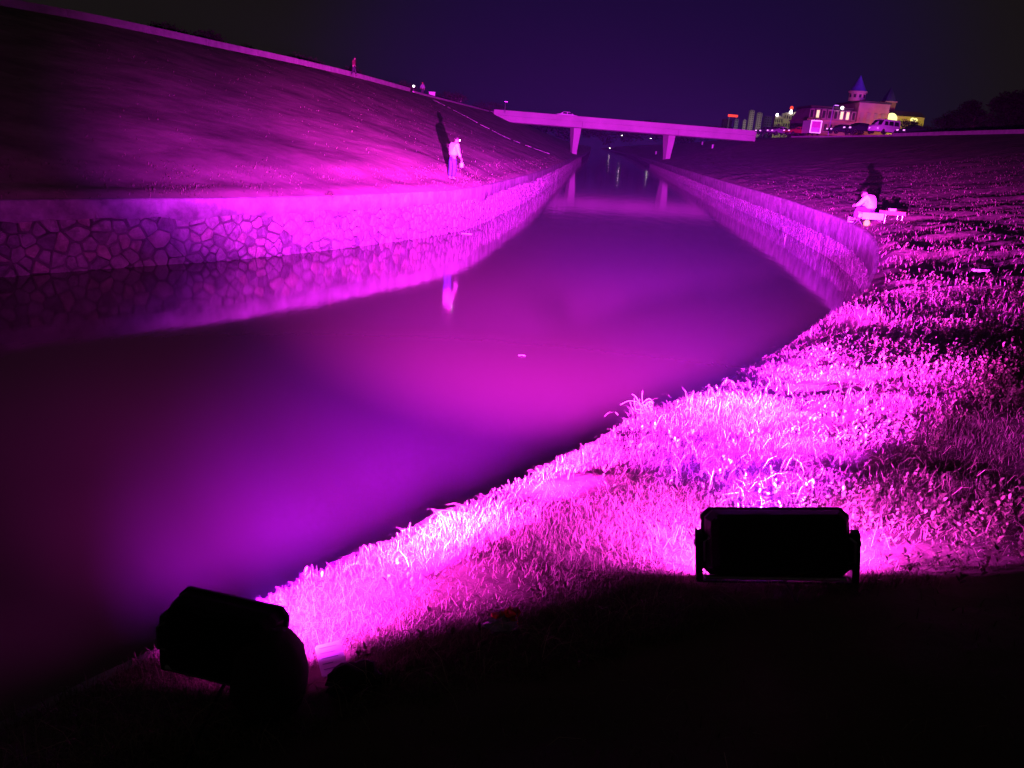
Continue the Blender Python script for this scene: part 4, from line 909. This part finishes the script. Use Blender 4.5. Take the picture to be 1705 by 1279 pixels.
# ------------------------------------------------------------------ floodlights
def floodlight(loc, yaw, tilt, W, Hh, D, label, group, roll=0.0):
    g = empty('floodlight', loc, yaw, label=label, cat='floodlight', group=group)
    g.rotation_euler = (0, roll, yaw)
    # local: +Y is the beam direction, body centre at z=hc
    hc = .152; T = Matrix.Translation((0, 0, hc)) @ Matrix.Rotation(tilt, 4, 'X')
    w2, h2 = W / 2, Hh / 2; c = .028
    def ring(k, y, cc): 
        a, b = w2 * k, h2 * k
        return [Vector((x, y, z)) for x, z in ((-a + cc, -b), (a - cc, -b), (a, -b + cc), (a, b - cc), (a - cc, b), (-a + cc, b), (-a, b - cc), (-a, -b + cc))]
    rings = [ring(.80, -D * .62, c), ring(.90, -D * .5, c), ring(.97, -D * .1, c), ring(.97, D * .2, c), ring(1.02, D * .22, c), ring(1.02, D * .38, c), ring(.93, D * .38, c * .8), ring(.91, D * .30, c * .8)]
    vs = [T @ v_ for r_ in rings for v_ in r_]; n = 8
    fs = [tuple(range(8))] + [tuple(range(56, 64))[::-1]]
    for i in range(7): fs += [(i * n + j, i * n + (j + 1) % n, (i + 1) * n + (j + 1) % n, (i + 1) * n + j) for j in range(n)]
    body = MB().add(vs, fs).build('housing', M['black'], g, bevel=.004, seg=2)
    MB().box(-w2 * .88, w2 * .88, D * .31, D * .325, -h2 * .88, h2 * .88, T).build('glass_front', M['lampface'], g)
    # U bracket
    bw = w2 + .016
    for s in (-1, 1):
        mb = MB(); mb.prism([(-.034, -.15), (.034, -.15), (.034, -.02), (.02, .045), (-.02, .045), (-.034, -.02)], -.014, .012, Matrix.Translation((s * bw, 0, hc)) @ Matrix(((0, 0, 1, 0), (1, 0, 0, 0), (0, 1, 0, 0), (0, 0, 0, 1))))
        mb.build('bracket_arm', M['dsteel'], g)
        MB().lathe([(.008, -.006), (.016, -.004), (.016, .010), (.008, .014)], 12, Matrix.Translation((s * (bw + .006), 0, hc)) @ Matrix.Rotation(s * R(90), 4, 'Y')).build('knob', M['black'], g)
        MB().tube([(s * w2 * .93, -D * .45, hc + .05), (s * (w2 * .93 + .018 * 1), -D * .55, hc + .04), (s * (w2 * .93 + .018), -D * .55, hc - .04), (s * w2 * .93, -D * .45, hc - .05)], .005, 6).build('side_clip', M['steel'], g)
    MB().box(-bw - .004, bw + .004, -.024, .024, hc - .158, hc - .1505).build('bracket_base', M['dsteel'], g)
    MB().tube([(-bw + .02, -.05, hc - .12), (bw - .04, -.05, hc - .12)], .008, 8).build('cross_bar', M['steel'], g)
    MB().tube([(.02, -.02, hc - .13), (.03, -.08, .02), (.06, -D - .1, .0), (.12, -D - .3, .0), (.1, -D - .9, .02)], .006, 8).build('power_cable', M['rubber'], g)
    # its own light
    Mw = Matrix.Translation(loc) @ Matrix.Rotation(yaw, 4, 'Z') @ Matrix.Rotation(roll, 4, 'Y') @ T
    pos = Mw @ Vector((0, D * .44, 0))
    return g, pos, Mw
def beam(pos, colr, watts, cone, squash, azim, elev, parent, name):
    ld = bpy.data.lights.new(name, 'SPOT'); ld.color = colr; ld.energy = watts; ld.spot_size = R(cone); ld.spot_blend = 1.0; ld.shadow_soft_size = .05
    o = bpy.data.objects.new(name, ld); COL.objects.link(o)
    d = Vector((math.sin(R(azim)) * math.cos(R(elev)), math.cos(R(azim)) * math.cos(R(elev)), math.sin(R(elev))))
    z = -d; x = Vector((0, 0, 1)).cross(z).normalized(); y = z.cross(x)
    o.matrix_world = Matrix(((x.x, y.x * squash, z.x, pos.x), (x.y, y.y * squash, z.y, pos.y), (x.z, y.z * squash, z.z, pos.z), (0, 0, 0, 1)))
    return o
def spill(pos, Mw, colr, watts, sx, sy, name, spread=165):
    ld = bpy.data.lights.new(name, 'AREA'); ld.shape = 'RECTANGLE'; ld.size = sx; ld.size_y = sy; ld.color = colr; ld.energy = watts; ld.spread = R(spread)
    o = bpy.data.objects.new(name, ld); COL.objects.link(o)
    rot = Mw.to_3x3() @ Matrix.Rotation(R(90 + 24), 3, 'X')
    o.matrix_world = Matrix.Translation(pos) @ rot.to_4x4(); return o
lp = at_z(1287, 1000, 2.0)
zg = zground(lp.x, lp.y)
g1, pos1, Mw1 = floodlight(Vector((lp.x, lp.y + .02, zg + .02)), R(-8), R(-19), .53, .25, .13, 'black floodlight on a bracket standing on the bank, seen squarely from behind', 'black floodlights on the near bank', R(-8.5))
l2 = at_z(376, 1080, 1.98)
zg2 = zground(l2.x, l2.y)
g2, pos2, Mw2 = floodlight(Vector((l2.x, l2.y, zg2 + .085)), R(-13), R(-10), .385, .25, .12, 'black floodlight at the water edge, turned to the right beside the dark sack', 'black floodlights on the near bank')
for (nm, c, wts, cone, sq, azm, el, k) in BEAMS:
    beam(pos1 if k == 1 else pos2, c, wts, cone, sq, azm, el, g1, 'floodlight_beam')
spill(pos1, Mw1, (1, .036, 1.15), SPILL, .36, .2, 'floodlight_spill'); spill(pos2, Mw2, (1, .030, 1.1), SPILL * .62, .33, .2, 'floodlight_spill', 112)

# sack, card, clods around the left lamp
p = at_z(452, 1098, 2.0); sk = empty('sack', (p.x, p.y - .02, zground(p.x, p.y)), R(-10), label='rounded dark cloth sack leaning against the right side of the left floodlight', cat='sack')
def lump(rx, ry, rz, seed, amp=.12, n=18, m=10):
    vs = []; 
    for i in range(m + 1):
        t_ = math.pi * i / m
        for j in range(n):
            a = 2 * math.pi * j / n; d = Vector((math.sin(t_) * math.cos(a), math.sin(t_) * math.sin(a), math.cos(t_))); k = 1 + amp * noise.noise(d * 1.6 + Vector((seed, 0, 0))) + amp * .4 * noise.noise(d * 5 + Vector((seed, 3, 0)))
            vs.append((d.x * rx * k, d.y * ry * k, rz + d.z * rz * k))
    fs = [(i * n + j, (i + 1) * n + j, (i + 1) * n + (j + 1) % n, i * n + (j + 1) % n) for i in range(m) for j in range(n)]
    return vs, fs
MB().add(*lump(.12, .13, .15, 3)).build('sack_body', M['cloth'], sk, smooth=True)
MB().add(*[[(x * .35, y * .35, z * .3 + .235) for x, y, z in lump(.12, .12, .12, 8, .3)[0]], lump(.12, .12, .12, 8)[1]]).build('sack_neck', M['cloth'], sk, smooth=True)
p = at_z(592, 1092, 1.98); cl_ = empty('dark_cloth', (p.x, p.y, zground(p.x, p.y) - .02), 0, label='low black crumpled cloth lying right of the white printed card', cat='cloth')
MB().add(*lump(.095, .07, .05, 12, .5, 22, 12)).build('cloth', M['cloth'], cl_, smooth=True)
p = CARD; cd_ = empty('printed_card', (p.x, p.y, zground(p.x, p.y) + .05), R(28), label='white printed card leaning in the grass between the left floodlight and the black cloth', cat='card')
Tc = Matrix.Rotation(R(24), 4, 'X')
MB().box(-.045, .045, -.06, .06, 0, .004, Tc, c=.006).build('card', M['paper'], cd_)
for k in range(5):
    y = .045 - k * .02; wd = (.034, .028, .032, .02, .03)[k]; MB().box(-.034, -.034 + wd * 2 * .9, y - .0015, y + .0015, .005, .0058, Tc).build('printed_line', M['ink'], cd_)
p = at_z(846, 1005, 2.0); wr_ = empty('snack_wrapper', (p.x, p.y, zground(p.x, p.y) + .03), R(20), label='crumpled orange and clear snack wrapper in the grass at the shadow edge', cat='litter')
v_, f_ = lump(.05, .035, .025, 22, .8, 12, 8); MB().add(v_, f_).build('wrapper', M['wrap_orange'], wr_)
v_, f_ = lump(.06, .04, .02, 31, .9, 12, 8); MB().add([(x - .03, y - .03, z - .005) for x, y, z in v_], f_).build('clear_film', M['wrap_clear'], wr_)
# tuft with curled runners on the rim
p = at_z(1085, 690, 1.72); rn = empty('curled_runners', (p.x, p.y, zground(p.x + .1, p.y) - .03), label='pale dry plant with curled runners sticking out over the water edge', cat='plant')
r_ = random.Random(4)
for k in range(16):
    a = r_.uniform(2.0, 4.1); L = r_.uniform(.12, .26); pts = []; ang = a; x = y = 0.0; zz = r_.uniform(0, .06); curl = r_.uniform(-3, 3)
    for i in range(9):
        pts.append((x, y, zz + .05 * math.sin(i * .5 + k))); ang += curl / 9; x += math.cos(ang) * L / 8; y += math.sin(ang) * L / 8 * .7; zz += r_.uniform(-.003, .018)
    MB().tube(pts, .0035, 5, .0018).build('runner', M['bark'], rn)
n = 160; B = np.tile(np.array(rn.location), (n, 1)) + np.column_stack([rng.normal(.1, .11, n), rng.normal(.06, .08, n), rng.uniform(-.05, .01, n)])
V, q, tr = blades(B - np.array(rn.location), rng.uniform(.04, .12, n), np.full(n, .003), rng.uniform(.8, 1.6, n), rng.uniform(1.5, 4.8, n)); o = link('dry_foliage', npmesh('dry_foliage', V, [q, tr]), M['grass'], rn); o['kind'] = 'stuff'

# ------------------------------------------------------------------ night air
if HAZE:
    hm = bpy.data.materials.new('night_haze'); hm.use_nodes = True; t = hm.node_tree; t.nodes.clear()
    o_ = t.nodes.new('ShaderNodeOutputMaterial'); pv = t.nodes.new('ShaderNodeVolumePrincipled'); pv.inputs['Density'].default_value = HAZE
    pv.inputs['Color'].default_value = (.5, .62, 1, 1); pv.inputs['Anisotropy'].default_value = 0
    t.links.new(pv.outputs[0], o_.inputs['Volume'])
    hz_ = MB().box(-900, 1700, -70, 1800, -1.0, 90).build('haze', hm); tag(hz_, kind='stuff')
